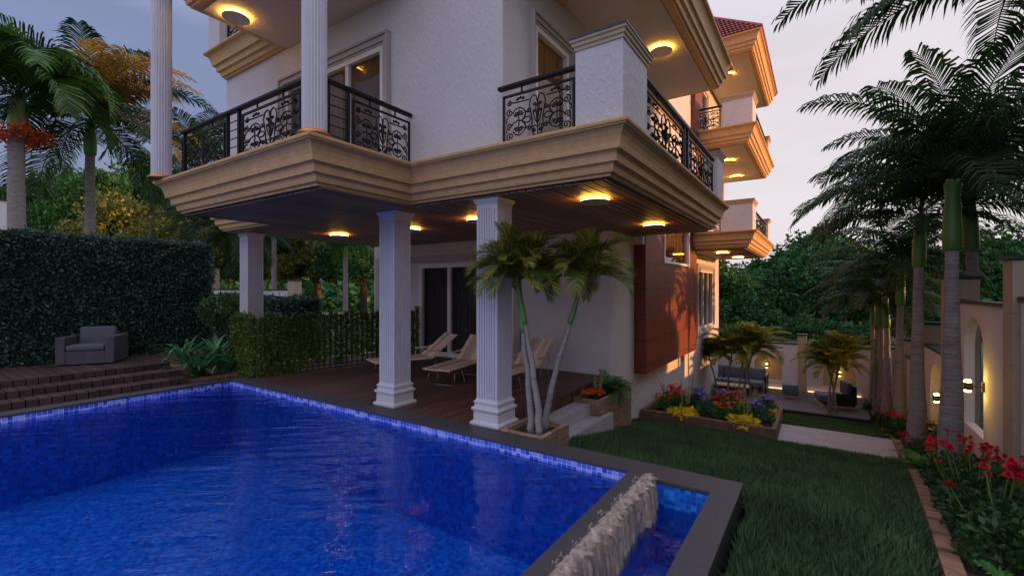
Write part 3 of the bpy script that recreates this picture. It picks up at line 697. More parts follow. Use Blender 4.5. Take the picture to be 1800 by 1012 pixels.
# window in the cladding
def framed(name, axis, plane, u0, u1, z0, z1, mull, fw=.055, out=.02, glass='glass_dark', curtain='curtain_dark', parent=H, depth=.10, cur_off=.16, lit=0):
    """window/door: frame mesh as the part, glass and curtain as sub-parts"""
    mb = MB()
    def bx(a, b, c, d, o0, o1, m=mb):
        if axis == 'x': m.box(a, plane - o1, c, b, plane - o0, d)
        else: m.box(plane + o0, a, c, plane + o1, b, d)
    bx(u0, u0 + fw, z0, z1, -depth, out); bx(u1 - fw, u1, z0, z1, -depth, out)
    bx(u0 + fw, u1 - fw, z1 - fw, z1, -depth, out); bx(u0 + fw, u1 - fw, z0, z0 + fw, -depth, out)
    for m in mull: bx(m - fw / 2, m + fw / 2, z0 + fw, z1 - fw, -depth + .01, out - .012)
    f = mb.build(name, 'frame_white', parent)
    g = MB(); q = plane + (.045 if axis == 'x' else -.045)
    g.add([((u, q, z) if axis == 'x' else (q, u, z)) for u, z in ((u0 + fw, z0 + fw), (u1 - fw, z0 + fw), (u1 - fw, z1 - fw), (u0 + fw, z1 - fw))], [(0, 1, 2, 3)]); g.build('glass', glass, f)
    # folded curtain
    c = MB(); n = int((u1 - u0) / .022); vs = []
    for i in range(n + 1):
        u = u0 + (u1 - u0) * i / n; w = cur_off + .03 * math.sin(i * 1.15) + .012 * math.sin(i * .37)
        for z in (z0 + .02, z1 - .01): vs.append((u, plane + w, z) if axis == 'x' else (plane - w, u, z))
    c.add(vs, [(2 * i, 2 * i + 2, 2 * i + 3, 2 * i + 1) for i in range(n)]); c.build('curtain', curtain, f, smooth=True)
    if lit:
        r = MB(); a, b, c, d = u0 - .3, u1 + .3, z0 - .015, z1 + .3; q0, q1 = plane + (.23 if axis == 'x' else -.23), plane + (1.6 if axis == 'x' else -1.6)
        v = [((u, q, z) if axis == 'x' else (q, u, z)) for q in (q0, q1) for u, z in ((a, c), (b, c), (b, d), (a, d))]
        r.add(v, [(4, 5, 6, 7), (0, 4, 7, 3), (1, 2, 6, 5), (0, 1, 5, 4), (3, 7, 6, 2)]); r.build('room', 'plain_wall', f)
        ld = bpy.data.lights.new('curtain_backlight', 'POINT'); ld.energy = lit; ld.color = (1, .62, .28); ld.shadow_soft_size = .25
        lo = bpy.data.objects.new('curtain_backlight', ld); COL.objects.link(lo); lo.location = (((u0 + u1) / 2, plane + .9, z1 - .3) if axis == 'x' else (plane - .9, (u0 + u1) / 2, z1 - .3))
        return f
    r = MB()
    if axis == 'x': r.box(u0 - .05, plane + .24, z0 - .02, u1 + .05, plane + .28, z1 + .05)
    else: r.box(plane - .28, u0 - .05, z0 - .02, plane - .24, u1 + .05, z1 + .05)
    r.build('backing', 'interior', f)
    return f
framed('sliding_door', 'x', 8.42, -8.50, -5.60, .02, 2.30, [-7.50, -6.60], fw=.10, out=.03)
framed('balcony_door', 'x', 4.36, -7.58, -5.10, 3.32, 5.12, [-6.75, -5.93], fw=.07, out=.02, curtain='curtain_warm', lit=4)
framed('balcony_door', 'y', -3.06, 5.06, 6.02, 3.32, 5.10, [], fw=.07, out=.02, curtain='curtain_warm', lit=4)
framed('window', 'y', -3.10, 11.1, 13.62, 2.30, 3.32, [], fw=.06, out=.03, glass='glass_clear', curtain='curtain_warm', lit=4)  # light behind this curtain is added, standing in for a warm reflection in the glass
framed('window', 'y', -3.36, 15.97, 18.42, .33, 2.30, [16.8, 17.6], fw=.07, out=.03)
framed('balcony_door', 'y', -3.25, 15.3, 16.9, Z1 + .5, Z1 + 2.5, [], fw=.07, out=.02, curtain='curtain_warm', lit=4)
framed('balcony_door', 'y', -3.25, 15.3, 16.9, Z2 + .5, Z2 + 2.5, [], fw=.07, out=.02, curtain='curtain_warm', lit=4)
def surround(axis, plane, u0, u1, z0, z1, steps, bottom=False, mat='frame_trim', name='door_surround'):
    mb = MB()
    for (w0, w1, out) in steps:
        def bx(a, b, c, d):
            if axis == 'x': mb.box(a, plane - out, c, b, plane - .001, d)
            else: mb.box(plane + .001, a, c, plane + out, b, d)
        bx(u0 - w1, u0 - w0, z0, z1 + w1); bx(u1 + w0, u1 + w1, z0, z1 + w1); bx(u0 - w0, u1 + w0, z1 + w0, z1 + w1)
        if bottom: bx(u0 - w1, u1 + w1, z0 - w1, z0 - w0)
    mb.build(name, mat, H)
surround('x', 4.36, -7.58, -5.10, 3.305, 5.12, [(0, .035, .03), (.035, .11, .055), (.11, .145, .085)])
surround('y', -3.06, 5.06, 6.02, 3.305, 5.10, [(0, .035, .03), (.035, .09, .055), (.09, .12, .085)])
surround('x', 8.42, -9.95, -5.56, 0.0, 2.34, [(0, .16, .09)])
surround('y', -3.36, 15.97, 18.42, .33, 2.30, [(0, .10, .04), (.10, .2, .07)], True, 'frame_trim', 'window_surround')
for z in (Z1, Z2): surround('y', -3.25, 15.3, 16.9, z + .48, z + 2.5, [(0, .1, .05)])
# red tiled hip roofs
def hip_roof(x0, y0, x1, y1, z, h, name='roof'):
    mb = MB(); cx, cy = (x0 + x1) / 2, (y0 + y1) / 2; w = (x1 - x0) / 2; l = (y1 - y0) / 2; r0 = max(0, l - w); e = max(0, w - l)
    ridge = [(cx - e, cy - r0, z + h), (cx + e, cy + r0, z + h)] if r0 > 0 else [(cx - e, cy, z + h), (cx + e, cy, z + h)]
    # each slope as rows of slightly stepped, barrel shaped tiles
    def slope(a, b, c, d):
        a, b, c, d = map(Vector, (a, b, c, d)); rows = 16; nrm = (b - a).cross(d - a).normalized(); 
        if nrm.z < 0: nrm = -nrm
        for i in range(rows):
            t0, t1 = i / rows, (i + 1) / rows
            l0, r0_ = a.lerp(d, t0), b.lerp(c, t0); l1, r1 = a.lerp(d, t1), b.lerp(c, t1)
            n = max(2, int((r0_ - l0).length / .11)); vs = []
            for j in range(n * 2 + 1):
                s = j / (n * 2); k = .03 if j % 2 else 0
                vs.append(l0.lerp(r0_, s) + nrm * (.05 + k)); vs.append(l1.lerp(r1, s) + nrm * (.005 + k))
            mb.add(vs, [(2 * j, 2 * j + 2, 2 * j + 3, 2 * j + 1) for j in range(n * 2)])
            mb.add([l0, r0_, r0_ + nrm * .05, l0 + nrm * .05], [(0, 1, 2, 3)])
    A, B, C_, D = (x0, y0, z), (x1, y0, z), (x1, y1, z), (x0, y1, z)
    p, q = ridge
    if r0 > 0: slope(A, B, p, p); slope(B, C_, q, p); slope(C_, D, q, q); slope(D, A, p, q)
    else: slope(A, B, q, p); slope(B, C_, q, q); slope(C_, D, p, q); slope(D, A, p, p)
    for s in (A, B, C_, D):
        t = min(ridge, key=lambda m: (Vector(m) - Vector(s)).length); mb.tube([Vector(s) + Vector((0, 0, .05)), Vector(t) + Vector((0, 0, .05))], .06, 6)
    mb.build(name, 'roof_tile', H)
hip_roof(-6.5, 15.05, -1.42, 20.7, Z3 + .52, 2.4)
hip_roof(-10, 4.0, -2.7, 15.4, Z3 + .47, 3.0)
# fluted square columns
def square_column(cx, cy, z0, z1, w=.315):
    g = MB(); h = w / 2; poly = []; nf = 7; fw = (w - .05) / nf; d = .016
    def side(ax, ay, bx_, by_):
        vx, vy = (bx_ - ax) / w, (by_ - ay) / w; nx, ny = -vy, vx     # inward normal for ccw
        pts = [(0, 0)]
        for k in range(nf):
            a = .025 + k * fw + .011; b = a + fw - .022
            pts += [(a, 0), (a + .004, d), (b - .004, d), (b, 0)]
        return [(ax + vx * s + nx * t, ay + vy * s + ny * t) for s, t in pts]
    c = [(cx - h, cy - h), (cx + h, cy - h), (cx + h, cy + h), (cx - h, cy + h)]
    for i in range(4): poly += side(*c[i], *c[(i + 1) % 4])
    g.prism(poly, z0 + .33, z1 - .13); col = g.build('column', 'column_white', H)
    m = MB()
    def sq(hw, a, b): m.box(cx - hw, cy - hw, a, cx + hw, cy + hw, b)
    def loft(pr):
        n = 4; vs = []
        for hw, z in pr: vs += [(cx - hw, cy - hw, z), (cx + hw, cy - hw, z), (cx + hw, cy + hw, z), (cx - hw, cy + hw, z)]
        m.add(vs, [(i * 4 + j, i * 4 + (j + 1) % 4, (i + 1) * 4 + (j + 1) % 4, (i + 1) * 4 + j) for i in range(len(pr) - 1) for j in range(4)] + [(3, 2, 1, 0), tuple(4 * len(pr) - 4 + j for j in range(4))])
    k = h
    loft([(k + .055, z0), (k + .065, z0 + .02), (k + .062, z0 + .04), (k + .030, z0 + .062), (k + .028, z0 + .17), (k + .045, z0 + .185), (k + .052, z0 + .205), (k + .045, z0 + .222),
          (k + .022, z0 + .232), (k + .018, z0 + .265), (k + .030, z0 + .28), (k + .028, z0 + .295), (k + .010, z0 + .31), (k + .002, z0 + .33)])
    m.build('plinth', 'column_white', col)
    m = MB(); loft([(k + .001, z1 - .13), (k + .001, z1 - .075), (k + .012, z1 - .06), (k + .03, z1 - .025), (k + .032, z1 - .001)]); m.build('capital', 'column_white', col)
square_column(-5.19, 4.64, 0.0, Z1 - .027); square_column(-3.405, 4.67, 0.0, Z1 - .027); square_column(-9.66, 4.82, -.1, Z1 - .027)
def round_column(cx, cy, z0, z1, r=.128):
    m = MB(); m.lathe([(r, z0 + .03), (r, z1)], (cx, cy, 0), 48, 1, .011); c = m.build('column', 'column_white', H)
    m = MB(); pr = []
    for i in range(9): a = math.pi * i / 8; pr.append((r + .012 + .032 * math.sin(a), z0 + .032 - .032 * math.cos(a)))
    m.lathe(pr, (cx, cy, 0), 32); m.build('base_ring', 'copper', c, smooth=True)
round_column(-4.50, 2.90, 3.30, Z3); round_column(-8.15, 2.76, 3.30, Z3)

# wrought iron railings
def arc(cx, cy, r, a0, a1, n=10, ry=None): return [(cx + r * math.cos(a0 + (a1 - a0) * i / n), cy + (ry or r) * math.sin(a0 + (a1 - a0) * i / n)) for i in range(n + 1)]
def spiral(cx, cy, r, a0, turns, n=16, k=.22):
    s = 1 if turns > 0 else -1; out = []
    for i in range(n + 1):
        t = i / n; a = a0 + turns * 2 * math.pi * t; rr = r * (1 - t * (1 - k)); out.append((cx + rr * math.cos(a), cy + rr * math.sin(a)))
    return out
def scroll_panel():
    """scrollwork in a unit panel: u in [-1,1], v in [0,1.5]; returns polylines"""
    P = []
    def curl(cx, cy, r, a0, turns, tail=None):
        pl = spiral(cx, cy, r, a0, turns, 18, .12)
        return (tail or []) + pl
    for s in (-1, 1):
        def mir(pl): return [(s * u, v) for u, v in pl]
        # edge stack of S scrolls
        P.append(mir([(.74, .04), (.84, .03)] + spiral(.84, .17, .13, -1.6, 1.5, 18, .12)))
        P.append(mir(spiral(.86, .52, .10, -1.6, 1.4, 16, .12))); P.append(mir([(.96, .30), (.95, .42), (.86, .42)])); P.append(mir([(.96, .62), (.97, .75), (.90, .84)]))
        P.append(mir(spiral(.85, .96, .12, 1.6, -1.5, 18, .12))); P.append(mir(spiral(.88, 1.28, .09, 1.6, 1.5, 16, .12)))
        # paired curls growing from a shared stem, upper and lower
        for (v0, m) in ((.62, 1), (.62, -1)):
            def q(u, v): return (u, v0 + m * v)
            P.append(mir([q(.48, 0), q(.40, .10), q(.36, .24), q(.42, .38), q(.55, .46), q(.68, .42), q(.76, .30)]))
            for (cx, cy, r, a0, tn) in ((.50, .27, .085, 3.3, 1.5), (.65, .26, .08, -.1, -1.5)):
                P.append(mir([(x, v0 + m * (y)) for x, y in spiral(cx, cy, r, a0, tn, 16, .12)]))
            P.append(mir([q(.56, .0), q(.575, .12), q(.58, .26), q(.56, .40)]))
            P.append(mir([(x, v0 + m * y) for x, y in spiral(.26, .30, .085, 0, -1.4 , 16, .12)])); P.append(mir([q(.345, .30), q(.36, .16), q(.44, .04)]))
        P.append(mir([(.18, .62), (.26, .71), (.36, .71), (.46, .62), (.36, .53), (.26, .53), (.18, .62)])); P.append(mir([(.46, .62), (.60, .66), (.74, .60), (.80, .50)]))
        # central fountain of stems in a tall loop
        P.append(mir([(.02, .02), (.12, .10), (.17, .30), (.16, .60), (.20, .85), (.24, 1.08), (.20, 1.28), (.11, 1.37), (.03, 1.30), (.01, 1.12)]))
        P.append(mir([(0, .42), (.07, .56), (.11, .74)] + spiral(.085, .84, .05, -.6, 1.2, 10, .2))); P.append(mir([(0, .42), (.03, .70), (.05, .95)] + spiral(.085, 1.05, .055, 3.6, -1.3, 12, .2)))
        P.append(mir([(0, .30), (.08, .38), (.14, .36)] + spiral(.09, .22, .06, 1.2, -1.4, 12, .15)))
        P.append(mir([(.26, 1.26), (.42, 1.26), (.60, 1.26), (.78, 1.28)]))
        for c in range(3): P.append(mir(spiral(.44 + .09 * c, 1.36 + (.03 if c == 1 else 0), .045, 2, 1.1, 10, .2)))
    P.append([(0, .02), (0, 1.20)])
    return P
SCROLL = scroll_panel()
def rail_run(p0, p1, z0, ztop, panels, posts=(), hand=True, hw=.035, r=.0098, n=4, label=None):
    """p0,p1: ends (x,y); panels: list of (t0,t1) metres from p0; posts: metres"""
    p0 = Vector(p0); p1 = Vector(p1); L = (p1 - p0).length; d = (p1 - p0) / L; nn = Vector((-d.y, d.x))
    def P(t, z, o=0): q = p0 + d * t + nn * o; return Vector((q.x, q.y, z))
    M = Matrix(((d.x, nn.x, 0, p0.x), (d.y, nn.y, 0, p0.y), (0, 0, 1, 0), (0, 0, 0, 1)))
    hm = MB(); hm.rbox(0, -hw, ztop - .045, L, hw, ztop, .012, M); rail = hm.build('railing', 'iron', H)
    fm = MB(); sm = MB(); pz = ztop - .115
    for (a, b) in panels:
        fm.box(a, -.012, z0 + .01, a + .024, .012, pz, M); fm.box(b - .024, -.012, z0 + .01, b, .012, pz, M)
        fm.box(a + .024, -.012, pz - .022, b - .024, .012, pz, M); fm.box(a + .024, -.010, z0 + .03, b - .024, .010, z0 + .048, M)
        for t in (a + (b - a) * .28, a + (b - a) * .72): fm.box(t - .008, -.008, pz, t + .008, .008, ztop - .04, M)
        c = (a + b) / 2; hwid = (b - a) / 2 - .03; hh = (pz - .02 - z0 - .04) / 1.5
        sm = MB()
        for pl in SCROLL: sm.tube([P(c + u * hwid, z0 + .04 + v * hh, .002) for u, v in pl], r, n, False)
        sm.build('scrollwork', 'iron', rail)
    for t in posts: fm.box(t - .019, -.019, z0, t + .019, .019, ztop - .045, M)
    pp = sorted(posts)
    for a, b in zip(pp, pp[1:]):
        if b - a < .5:
            for k in range(1, 6): z = z0 + (ztop - .05 - z0) * k / 6; fm.tube([P(a, z), P(b, z)], .007, 5)
    fm.build('frame_bar', 'iron', rail); return rail
ZF = 3.302; ZR = 4.05
rail_run((-7.86, 2.92), (-4.66, 2.92), ZF, ZR - .04, [(.02, 1.32), (1.78, 3.08)], (.10, 1.40, 1.70, 3.14))
rail_run((-4.56, 3.06), (-4.56, 4.35), ZF, ZR - .02, [(.36, 1.27)], (.04, .30))
rail_run((-3.05, 4.27), (-2.07, 4.27), ZF, 3.98, [(.06, .96)], (), r=.0080)
rail_run((-1.62, 5.02), (-1.62, 9.0), ZF, 4.05, [(.03, 1.75), (2.05, 3.9)], (1.80, 2.0))
# far balconies
for z, zt in ((Z1, 0), (Z2, 0)):
    rail_run((-3.2, 14.3), (-2.35, 14.3), z + .472, z + 1.17, [(.02, .82)], (), r=.009)
    rail_run((-1.62, 15.1), (-1.62, 18.7), z + .472, z + 1.17, [(.03, 1.7), (1.8, 3.5)], (), r=.009)
rail_run((-9.35, 4.2), (-7.75, 4.2), Z2 + .472, Z2 + 1.2, [(.05, 1.5)], ())
def pillar(x0, y0, x1, y1, z0, z1, dark=True):
    mb = MB(); mb.box(x0, y0, z0, x1, y1, z1); p = mb.build('balcony_pillar', 'stucco', H)
    pr = [(0, 0), (.012, 0), (.014, .03), (.028, .04), (.03, .07), (.045, .08), (.048, .105)]
    cornice('pillar_cap', [(x0, y0), (x1, y0), (x1, y1), (x0, y1)], z1, p, pr, mat='cap_beige'); 
    mb = MB(); mb.box(x0 - .055, y0 - .055, z1 + .106, x1 + .055, y1 + .055, z1 + .13); mb.build('cap_slab', 'dark_cap' if dark else 'cap_beige', p)
pillar(-2.06, 4.22, -1.56, 4.95, 3.301, 4.09)
pillar(-1.80, 9.05, -1.56, 9.6, 3.301, 4.10)
for z in (Z1, Z2):
    pillar(-2.33, 14.24, -1.55, 15.05, z + .471, z + 1.22, False); pillar(-1.8, 18.75, -1.55, 19.3, z + .471, z + 1.22, False)
pillar(-9.85, 4.1, -9.4, 4.7, Z2 + .471, Z2 + 1.25)

# ------------------------------------------------------------------ lamps
def ceiling_lamp(loc, label, r=.185):
    t = thing('ceiling_light', label, 'ceiling lamp', loc, group='round ceiling lights of the villa')
    m = MB(); m.lathe([(r * .45, 0), (r * .45, -.012)], (0, 0, 0), 24); m.build('mount', 'lamp_metal', t, smooth=False)
    m = MB(); m.lathe([(r * .86, -.018), (r * .95, -.024), (r * .955, -.036)], (0, 0, 0), 40); m.lathe([(r * .4, -.012), (r * .4, -.0175)], (0, 0, 0), 24); m.build('glow_ring', 'lamp_glow', t)
    m = MB(); m.lathe([(r * .97, -.0365), (r, -.040), (r, -.052), (r * .96, -.060)], (0, 0, 0), 40); m.build('disc', 'lamp_metal', t)
    return t
zc = Z1 - .027
for (x, y, z, lb) in ((-2.30, 5.25, zc, 'nearest glowing round lamp on the wood ceiling, above the right thin palm'), (-2.38, 7.93, zc, 'glowing round lamp on the wood ceiling beside the red cladding panel'),
                      (-8.19, 5.83, zc, 'glowing round lamp on the wood ceiling above the green slat screen'), (-6.27, 5.98, zc, 'glowing round lamp on the wood ceiling half behind the left front column'),
                      (-4.52, 5.75, zc, 'glowing round lamp on the wood ceiling just left of the right front column'), (-2.49, 15.32, zc, 'left small lamp under the lowest far balcony'),
                      (-2.42, 17.98, zc, 'right small lamp under the lowest far balcony'), (-7.23, 3.38, Z2 - .013, 'large round lamp on the plaster ceiling above the left balcony'),
                      (-2.25, 7.9, Z2 - .013, 'round lamp on the plaster ceiling above the white balcony pillar'), (-2.44, 16.0, Z2 - .013, 'left lamp under the middle far balcony'),
                      (-2.53, 18.4, Z2 - .013, 'right lamp under the middle far balcony'), (-2.55, 16.6, Z3 + .039, 'lamp under the far red roof overhang')):
    ceiling_lamp((x, y, z), lb)
def wall_lamp(loc, rz, label, glow='wall_lamp_glow'):
    # arm towards -x from the wall in local space; rz turns it
    t = thing('wall_lamp', label, 'wall lamp', loc, rz, 'glowing wall lamps in the garden wall niches')
    m = MB(); m.lathe([(.045, -.035), (.045, .035)], (0, 0, 0), 20); m.v = [(z, y, x) for x, y, z in m.v]
    m2 = MB(); m2.rbox(-.03, -.035, -.07, -.002, .035, .07, .008); m2.build('wall_plate', 'bronze_metal', t)
    m3 = MB(); m3.tube([(-.03, 0, 0), (-.12, 0, 0)], .012, 8); m3.build('arm', 'bronze_metal', t)
    m4 = MB(); m4.rbox(-.22, -.05, -.055, -.12, .05, .055, .01); m4.build('body', 'bronze_metal', t)
    m5 = MB(); m5.lathe([(.036, .056), (.038, .075), (.024, .09)], (-.17, 0, 0), 16); m5.build('upper_glow', glow, t)
    m6 = MB(); m6.lathe([(.024, -.085), (.038, -.072), (.036, -.056)], (-.17, 0, 0), 16); m6.build('lower_glow', glow, t)

# ------------------------------------------------------------------ garden walls
def arch_wall(mb, axis, plane, th, u0, u1, z0, z1, a0, a1, az0, az1):
    """wall with an arched opening from az0 to crown az1"""
    def P(u, z, o): return (plane + o, u, z) if axis == 'y' else (u, plane + o, z)
    r = (a1 - a0) / 2; c = (a0 + a1) / 2; spring = az1 - r; n = 14
    arcp = [(c - r * math.cos(math.pi * i / n), spring + r * math.sin(math.pi * i / n)) for i in range(n + 1)]
    for o in (0, th):
        vs = [P(u0, z0, o), P(a0, z0, o), P(a0, az0, o), P(a1, az0, o), P(a1, z0, o), P(u1, z0, o), P(u1, z1, o), P(u0, z1, o)]
        b = len(vs); vs += [P(u, z, o) for u, z in arcp]; vs += [P(u, z1, o) for u, z in arcp]
        fs = [(0, 1, b + n + 1, 7), (1, 4, 3, 2), (4, 5, 6, b + 2 * n + 1)]
        fs = [(0, 1, 2, b, b + n + 1, 7), (1, 4, 3, 2), (5, 6, b + 2 * n + 1, b + n, 3, 4)]
        fs += [(b + i, b + i + 1, b + n + 2 + i, b + n + 1 + i) for i in range(n)]
        mb.add(vs, fs)
    ring = [(a0, az0)] + arcp + [(a1, az0)]
    vs = [P(u, z, 0) for u, z in ring] + [P(u, z, th) for u, z in ring]; k = len(ring)
    mb.add(vs, [(i, (i + 1) % k, k + (i + 1) % k, k + i) for i in range(k)])
    vs = [P(u0, z1, 0), P(u1, z1, 0), P(u1, z1, th), P(u0, z1, th), P(u0, z0, 0), P(u0, z0, th), P(u1, z0, 0), P(u1, z0, th)]
    mb.add(vs, [(0, 1, 2, 3), (0, 3, 5, 4), (1, 6, 7, 2)])
def garden_wall(label, axis, plane, out, u0, u1, z0, z1, niches, back=True, side=1):
    t = thing('garden_wall', label, 'wall', ((plane, (u0 + u1) / 2, z0) if axis == 'y' else ((u0 + u1) / 2, plane, z0)), world=True)
    th = .20 if back else .12; mb = MB(); cuts = [u0]
    if niches:
        for i, (a0, a1, q0, q1) in enumerate(niches):
            e = u1 if i == len(niches) - 1 else (a1 + niches[i + 1][0]) / 2; arch_wall(mb, axis, plane, th, cuts[-1], e, z0, z1, a0, a1, q0, q1); cuts.append(e)
    else:
        mb.box(plane, u0, z0, plane + th, u1, z1) if axis == 'y' else mb.box(u0, plane, z0, u1, plane + th, z1)
    mb.build('panel', 'garden_stucco', t)
    if back and niches:
        mb = MB(); (mb.box(plane + th - .06, u0 + .02, z0, plane + th - .005, u1 - .02, z1 - .02) if axis == 'y' else mb.box(u0 + .02, plane + th - .06, z0, u1 - .02, plane + th - .005, z1 - .02))
        mb.build('niche_back', 'pillar_beige', t)
    mb = MB(); (mb.box(plane - .03, u0, z1 + .001, plane + th + .03, u1, z1 + .05) if axis == 'y' else mb.box(u0, plane - .03, z1 + .001, u1, plane + th + .03, z1 + .05)); mb.build('coping', 'dark_cap', t)
    return t
def garden_pillar(label, x0, y0, x1, y1, z0, z1, grooves=True):
    t = thing('gate_pillar', label, 'pillar', ((x0 + x1) / 2, (y0 + y1) / 2, z0), group='beige pillars of the garden wall', world=True)
    mb = MB(); z = z1
    while z > z0: mb.box(x0, y0, max(z0, z - .62), x1, y1, z - .012); z -= .62
    mb.box(x0 + .012, y0 + .012, z0, x1 - .012, y1 - .012, z1 - .02); mb.build('shaft', 'pillar_beige', t)
    mb = MB(); mb.box(x0 - .035, y0 - .035, z1, x1 + .035, y1 + .035, z1 + .05); mb.build('cap', 'dark_cap', t)
WX = 1.9
garden_wall('nearest tall white garden wall panel with no niche, at the right edge of the photo', 'y', WX, 0, 3.2, 7.58, -1.5, 1.55, [])
garden_pillar('tallest beige pillar, nearest in the right garden wall', WX - .06, 7.60, WX + .30, 7.94, -1.6, 2.03)
garden_wall('white garden wall panel with an arched opening and glowing lamp behind the big palm trunk', 'y', WX, 0, 7.96, 11.0, -1.8, 1.46, [(9.02, 10.05, -.42, 1.26)], back=False)
garden_pillar('beige pillar half hidden behind the biggest royal palm trunk', WX - .06, 11.02, WX + .38, 11.36, -2.2, 1.86)
garden_wall('second white wall panel with an arched lamp niche, between the two nearest palm trunks', 'y', WX, 0, 11.38, 13.4, -2.3, .44, [(11.75, 12.75, -1.25, .18)])
garden_pillar('beige pillar right of the second royal palm trunk', WX - .06, 13.42, WX + .38, 13.76, -2.5, .90)
garden_wall('third lower white wall panel seen between palm trunks', 'y', WX, 0, 13.78, 15.9, -2.6, -.12, [(14.2, 15.2, -1.75, -.38)])
garden_pillar('beige pillar between the second and third royal palm trunks', WX - .06, 15.92, WX + .38, 16.26, -2.8, .30)
garden_wall('last low white panel of the right garden wall', 'y', WX, 0, 16.28, 18.1, -2.9, -.55, [])
garden_pillar('small far beige pillar left of the third royal palm trunk', WX - .06, 18.12, WX + .38, 18.46, -2.9, -.16)
garden_wall('farthest short white panel of the right garden wall, at the corner', 'y', WX, 0, 18.48, 20.28, -2.9, -.62, [])
FY = 20.32
garden_wall('white rear garden wall panel with arched lamp niche behind the blue sofa', 'x', FY, 0, -5.6, -.70, -2.6, -.43, [(-5.0, -4.0, -1.95, -.85), (-2.17, -1.22, -1.87, -.85)])
garden_pillar('beige pillar in the middle of the rear garden wall', -.70 + .002, FY - .07, -.42, FY + .22, -2.6, -.08)
garden_wall('white rear garden wall panel with arched lamp niche behind the garden armchair', 'x', FY, 0, -.418, 2.3, -2.6, -.47, [(.09, 1.06, -1.90, -.98)])
wall_lamp((WX - .001, 8.965, .32), 0, 'brightest wall lamp, in the arched opening of the nearest white wall')
wall_lamp((WX + .13, 11.9, -.42), 0, 'wall lamp low in the second niche, between two palm trunks')
wall_lamp((-1.72, FY + .13, -1.32), R(90), 'small far wall lamp in the rear wall niche above the sofa', 'far_lamp_glow')
wall_lamp((.585, FY + .13, -1.40), R(90), 'small far wall lamp in the rear wall niche above the armchair', 'far_lamp_glow')
t = thing('light_strip', 'warm glowing light strip along the foot of the rear garden wall', 'light strip', (0, FY, -2.15), world=True)
mb = MB(); mb.box(-4.5, FY - .075, -2.149, -.75, FY - .05, -2.12); mb.box(-.38, FY - .075, -2.149, 1.2, FY - .05, -2.12); mb.build('glow_bar', 'strip_glow', t)
# left rear boundary wall
BYW = 10.0
garden_wall('short white boundary wall panel behind the tall dark hedge', 'x', BYW, 0, -32, -24.0, -.3, 2.3, [])
garden_pillar('beige boundary pillar right of the tall dark hedge', -24.0 + .002, BYW - .07, -23.5, BYW + .25, -.3, 2.62)
garden_wall('lower white boundary wall panel with an arch, seen below the wood ceiling', 'x', BYW, 0, -23.48, -17.2, -.3, 1.60, [(-20.2, -18.4, -.1, 1.35)])
garden_pillar('beige boundary pillar seen below the wood ceiling', -17.19, BYW - .07, -16.75, BYW + .25, -.3, 1.98)
garden_wall('far beige boundary wall seen left of the big leaved palm', 'y', -27.5, 0, 2.0, 4.3, -.3, 5.2, [])

# ------------------------------------------------------------------ palms
def frond_arrays(L, e0, droop, nleaf, lmax, wleaf, az, rs, base=(0, 0, 0), lean_out=.0, hang=.5, vee=.35, forward=.55, start=.12, curl=0.0):
    """feather frond: returns leaf quads (two per leaflet) plus rachis path"""
    n = 22; path = []; p = np.array(base, float); a = az
    for i in range(n + 1):
        t = i / n; e = e0 - droop * t ** 1.25; a = az + curl * t
        path.append(p.copy()); p = p + np.array([math.cos(e) * math.cos(a), math.cos(e) * math.sin(a), math.sin(e)]) * L / n
    path = np.array(path); V = []; F = []; o = 0
    for k in range(nleaf):
        t = start + (1 - start) * (k + .5) / nleaf; i = min(n - 1, int(t * n)); q = path[i] + (path[i + 1] - path[i]) * (t * n - i)
        T = path[i + 1] - path[i]; T /= np.linalg.norm(T)
        side = np.cross(T, (0, 0, 1)); side /= max(1e-6, np.linalg.norm(side)); upn = np.cross(side, T)
        ln = lmax * (math.sin(math.pi * (.10 + .86 * t) ** .8) ** .65 + .12) * rs.uniform(.88, 1.1)
        for s in (-1, 1):
            if rs.rand() < .04: continue
            d = side * s + T * (forward + .5 * t + rs.uniform(-.12, .12)) + upn * (vee + rs.uniform(-.15, .15)); d /= np.linalg.norm(d)
            h = hang * rs.uniform(.7, 1.3); m1 = q + d * ln * .5; d2 = d + np.array((0, 0, -h)); d2 /= np.linalg.norm(d2); d3 = d + np.array((0, 0, -2.2 * h)); d3 /= np.linalg.norm(d3)
            m2 = m1 + d2 * ln * .28; tip = m2 + d3 * ln * .24
            wv = T * wleaf * .5
            V += [q - wv * .5, q + wv * .5, m1 + wv, m1 - wv, m2 + wv * .75, m2 - wv * .75, tip, tip]
            F += [(o, o + 1, o + 2, o + 3), (o + 3, o + 2, o + 4, o + 5), (o + 5, o + 4, o + 6, o + 7)]; o += 8
    # rachis as a thin 3 sided strip
    rw = np.linspace(.018, .003, n + 1) * (L / 2.2); 
    for i in range(n + 1):
        T = path[min(i + 1, n)] - path[max(i - 1, 0)]; side = np.cross(T, (0, 0, 1)); side /= max(1e-6, np.linalg.norm(side)); up = np.cross(side, T); up /= np.linalg.norm(up)
        V += [path[i] - side * rw[i], path[i] + side * rw[i], path[i] - up * rw[i]]
    for i in range(n):
        b = o + 3 * i
        for j in range(3): F.append((b + j, b + (j + 1) % 3, b + 3 + (j + 1) % 3, b + 3 + j))
    return np.array(V), np.array(F)
